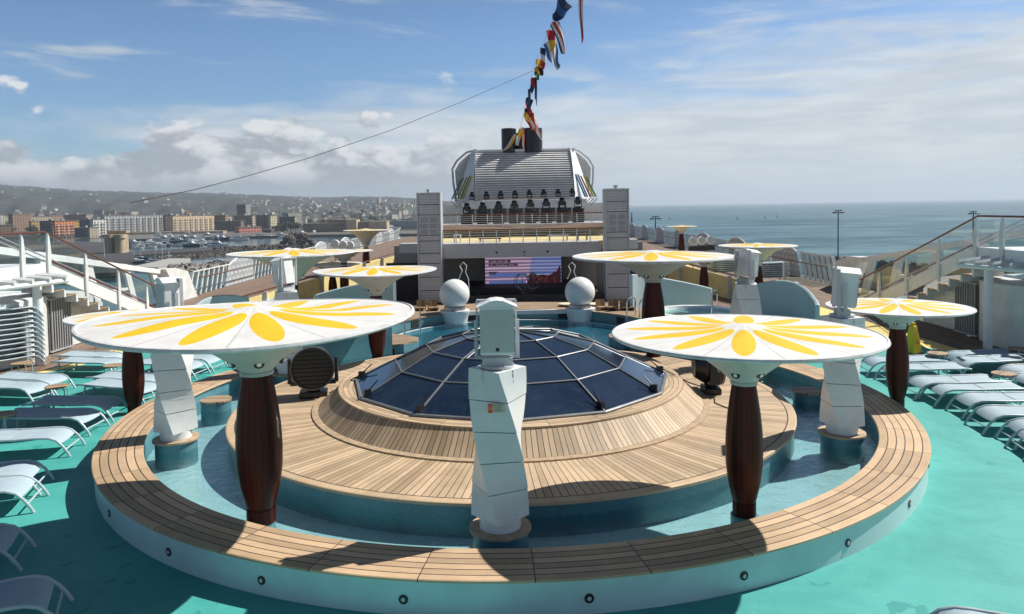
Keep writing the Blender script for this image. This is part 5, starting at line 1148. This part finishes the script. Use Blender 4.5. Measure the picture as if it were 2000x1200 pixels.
put_boat(427, 516, 1, True, 'blue-hulled sailing boat by the tetrapods nearest the parasol', 'blue sailing boat', 1.2, .2)
t = thing('tall_ship_yacht', 'sailing yacht with a very tall white mast before the fortress', 'boat'); q = atz(682, 455, SEA+.2); t.location = (q.x, q.y, SEA)
MB().add([(-16, -3, 2.5), (12, -3, 2.8), (20, 0, 3.4), (12, 3, 2.8), (-16, 3, 2.5), (-15, -1.6, 0), (12, -1.6, 0), (17, 0, 0), (12, 1.6, 0), (-15, 1.6, 0)], [(0, 1, 6, 5), (1, 2, 7, 6), (2, 3, 8, 7), (3, 4, 9, 8), (4, 0, 5, 9), (4, 3, 2, 1, 0)]).build('hull', hullw, t)
MB().box((-3, 0, 3.4), (12, 3.6, 1.4), taper=.8).build('cabin', hullw, t); MB().cyl((0, 0, 2), (0, 0, 50), .45, .2, n=8).build('mast', mast, t); MB().cyl((0, 0, 4), (-12, 0, 4.5), .4, n=6).build('boom', mast, t)
for k in range(4): MB().box((0, 0, 12+9*k), (.2, 4.5-k*.8, .15)).build('spreader', mast, t)
# thin masts and lamp poles in the port
for i, (px, by, ty, lb) in enumerate(((105, 474, 443, 'first light pole from the left on the port road'), (131, 479, 453, 'second light pole from the left on the port road'), (141, 474, 456, 'third light pole from the left on the port road'), (204, 502, 464, 'grey pole standing left of the round gate towers'), (330, 506, 488, 'short pole on the pale jetty'))):
    q = atz(px, by, SEA+3); top = aty(px, ty, q.y); t = thing('light_pole', lb, 'lamp', (q.x, q.y, SEA+3), 0, 'thin poles in the port'); MB().cyl((0, 0, 0), (0, 0, top.z-SEA-3), .28, .18, n=6).build('pole', lgrey, t); MB().box((0, 0, top.z-SEA-3), (2.4, .5, .4)).build('lamp_head', greyp, t)
# ---------------------------------------------------------------- starboard: pier wall, light masts, sails
pier = thing('pier_wall', 'dark concrete pier wall outside the right windscreen', 'pier'); m_ = mat('pier_dark', (.085, .085, .085), .9, var=.3, scale=.1)
A = aty(1570, 499, 300); B = aty(2150, 547, 205)
MB().slab([(A.x, A.y, SEA), (B.x, B.y, SEA), (B.x, B.y, B.z), (A.x, A.y, A.z)], (8, 4, 0)).build('wall', m_, pier)
for k in range(26):
    f = k/26; c = Vector(A).lerp(Vector(B), f); MB().box((c.x, c.y, c.z+.2), (.8, 2.4, 1.0)).build('merlon', m_, pier)
MB().prism([(A.x-200, A.y+60), (B.x-120, B.y-100), (B.x, B.y), (A.x, A.y)], SEA, SEA+3).build('pier_deck', mat('pier_pale', (.30, .30, .30), .8, var=.15, scale=.05), pier)
for px, ty, by, d, lb in ((1280, 423, 450, 420, 'leftmost dark light mast on the pier, just right of the grey tower'), (1637, 411, 500, 235, 'middle dark light mast on the pier in front of the sea'), (1901, 413, 470, 215, 'rightmost dark light mast behind the right staircase')):
    tp = aty(px, ty, d); t = thing('light_mast', lb, 'light mast', (tp.x, d, SEA), 0, 'dark light masts on the pier'); k = d/F
    MB().cyl((0, 0, 0), (0, 0, tp.z-SEA), 1.5*k, 1.1*k, n=8).build('mast', mat('mast_dark', (.045, .06, .065), .6), t); z = tp.z-SEA
    MB().box((0, 0, z), (13*k, 2*k, 1.2*k)).build('crossbar', MATS['mast_dark'], t); MB().box((0, 0, z-4*k), (22*k, 2*k, .8*k)).build('crossbar', MATS['mast_dark'], t)
    for q_ in (-9, -5, 4, 7, 10): MB().box((q_*k, -1*k, z-4.4*k), (3*k, 2.4*k, 2*k), 0, R_(25)).build('lamp', MATS['mast_dark'], t)
    for q_ in (-5, 5): MB().box((q_*k, -1*k, z-.6*k), (3*k, 2*k, 1.8*k), 0, R_(25)).build('lamp', MATS['mast_dark'], t)
for px, py, h, lb in ((1234, 440, 24, 'dark beacon pole at sea right beside the grey tower'),):
    q = atz(px, py, SEA+1); t = thing('beacon', lb, 'beacon', (q.x, q.y, SEA), 0); MB().cyl((0, 0, 0), (0, 0, h/F*q.y), 2.6/F*q.y, .8/F*q.y, n=8).build('tower', MATS['mast_dark'], t); MB().cyl((0, 0, h/F*q.y), (0, 0, (h+2)/F*q.y), 1.2/F*q.y, n=8).build('lantern', MATS['mast_dark'], t)
def sail(px, py, lb, h=7):
    q = atz(px, py, SEA+1); t = thing('sailing_dinghy', lb, 'boat', (q.x, q.y, SEA), .3, 'tiny sailing boats on the open sea'); MB().add([(-3, -1, .9), (3.5, 0, 1.1), (-3, 1, .9), (-2.4, -.6, 0), (2.7, 0, 0), (-2.4, .6, 0)], [(0, 1, 4, 3), (1, 2, 5, 4), (2, 0, 3, 5), (0, 2, 1)]).build('hull', mat('sail_grey', (.25, .27, .28), .6), t)
    MB().slab([(1, 0, 1.6), (1, 0, h), (-2.5, .3, 1.6)], (0, .15, 0)).build('sail', mat('sail_cloth', (.35, .38, .38), .8), t)
for px, py, lb in ((1308, 428.5, 'dark speck-like boat nearest the left light mast'), (1440, 428, 'tiny sailing boat left of the pair in mid sea'), (1494, 425.5, 'left one of the two tiny sailing boats in mid sea'), (1518, 424.5, 'right one of the two tiny sailing boats in mid sea'), (1628, 408, 'tiny hazy sailing boat above the middle light mast'), (1749, 402, 'tiny hazy sailing boat on the horizon')): sail(px, py, lb)
# ---------------------------------------------------------------- haze
m = bpy.data.materials.new('haze'); m.use_nodes = True; nt = m.node_tree; nt.nodes.remove(nt.nodes['Principled BSDF'])
v = nt.nodes.new('ShaderNodeVolumePrincipled'); v.inputs['Color'].default_value = (.74, .86, 1, 1); v.inputs['Density'].default_value = HAZE; v.inputs['Anisotropy'].default_value = .2
nt.links.new(v.outputs[0], nt.nodes['Material Output'].inputs['Volume'])
stuff(MB().box((0, 10300, 130), (31000, 21600, 326)).build('haze', m))
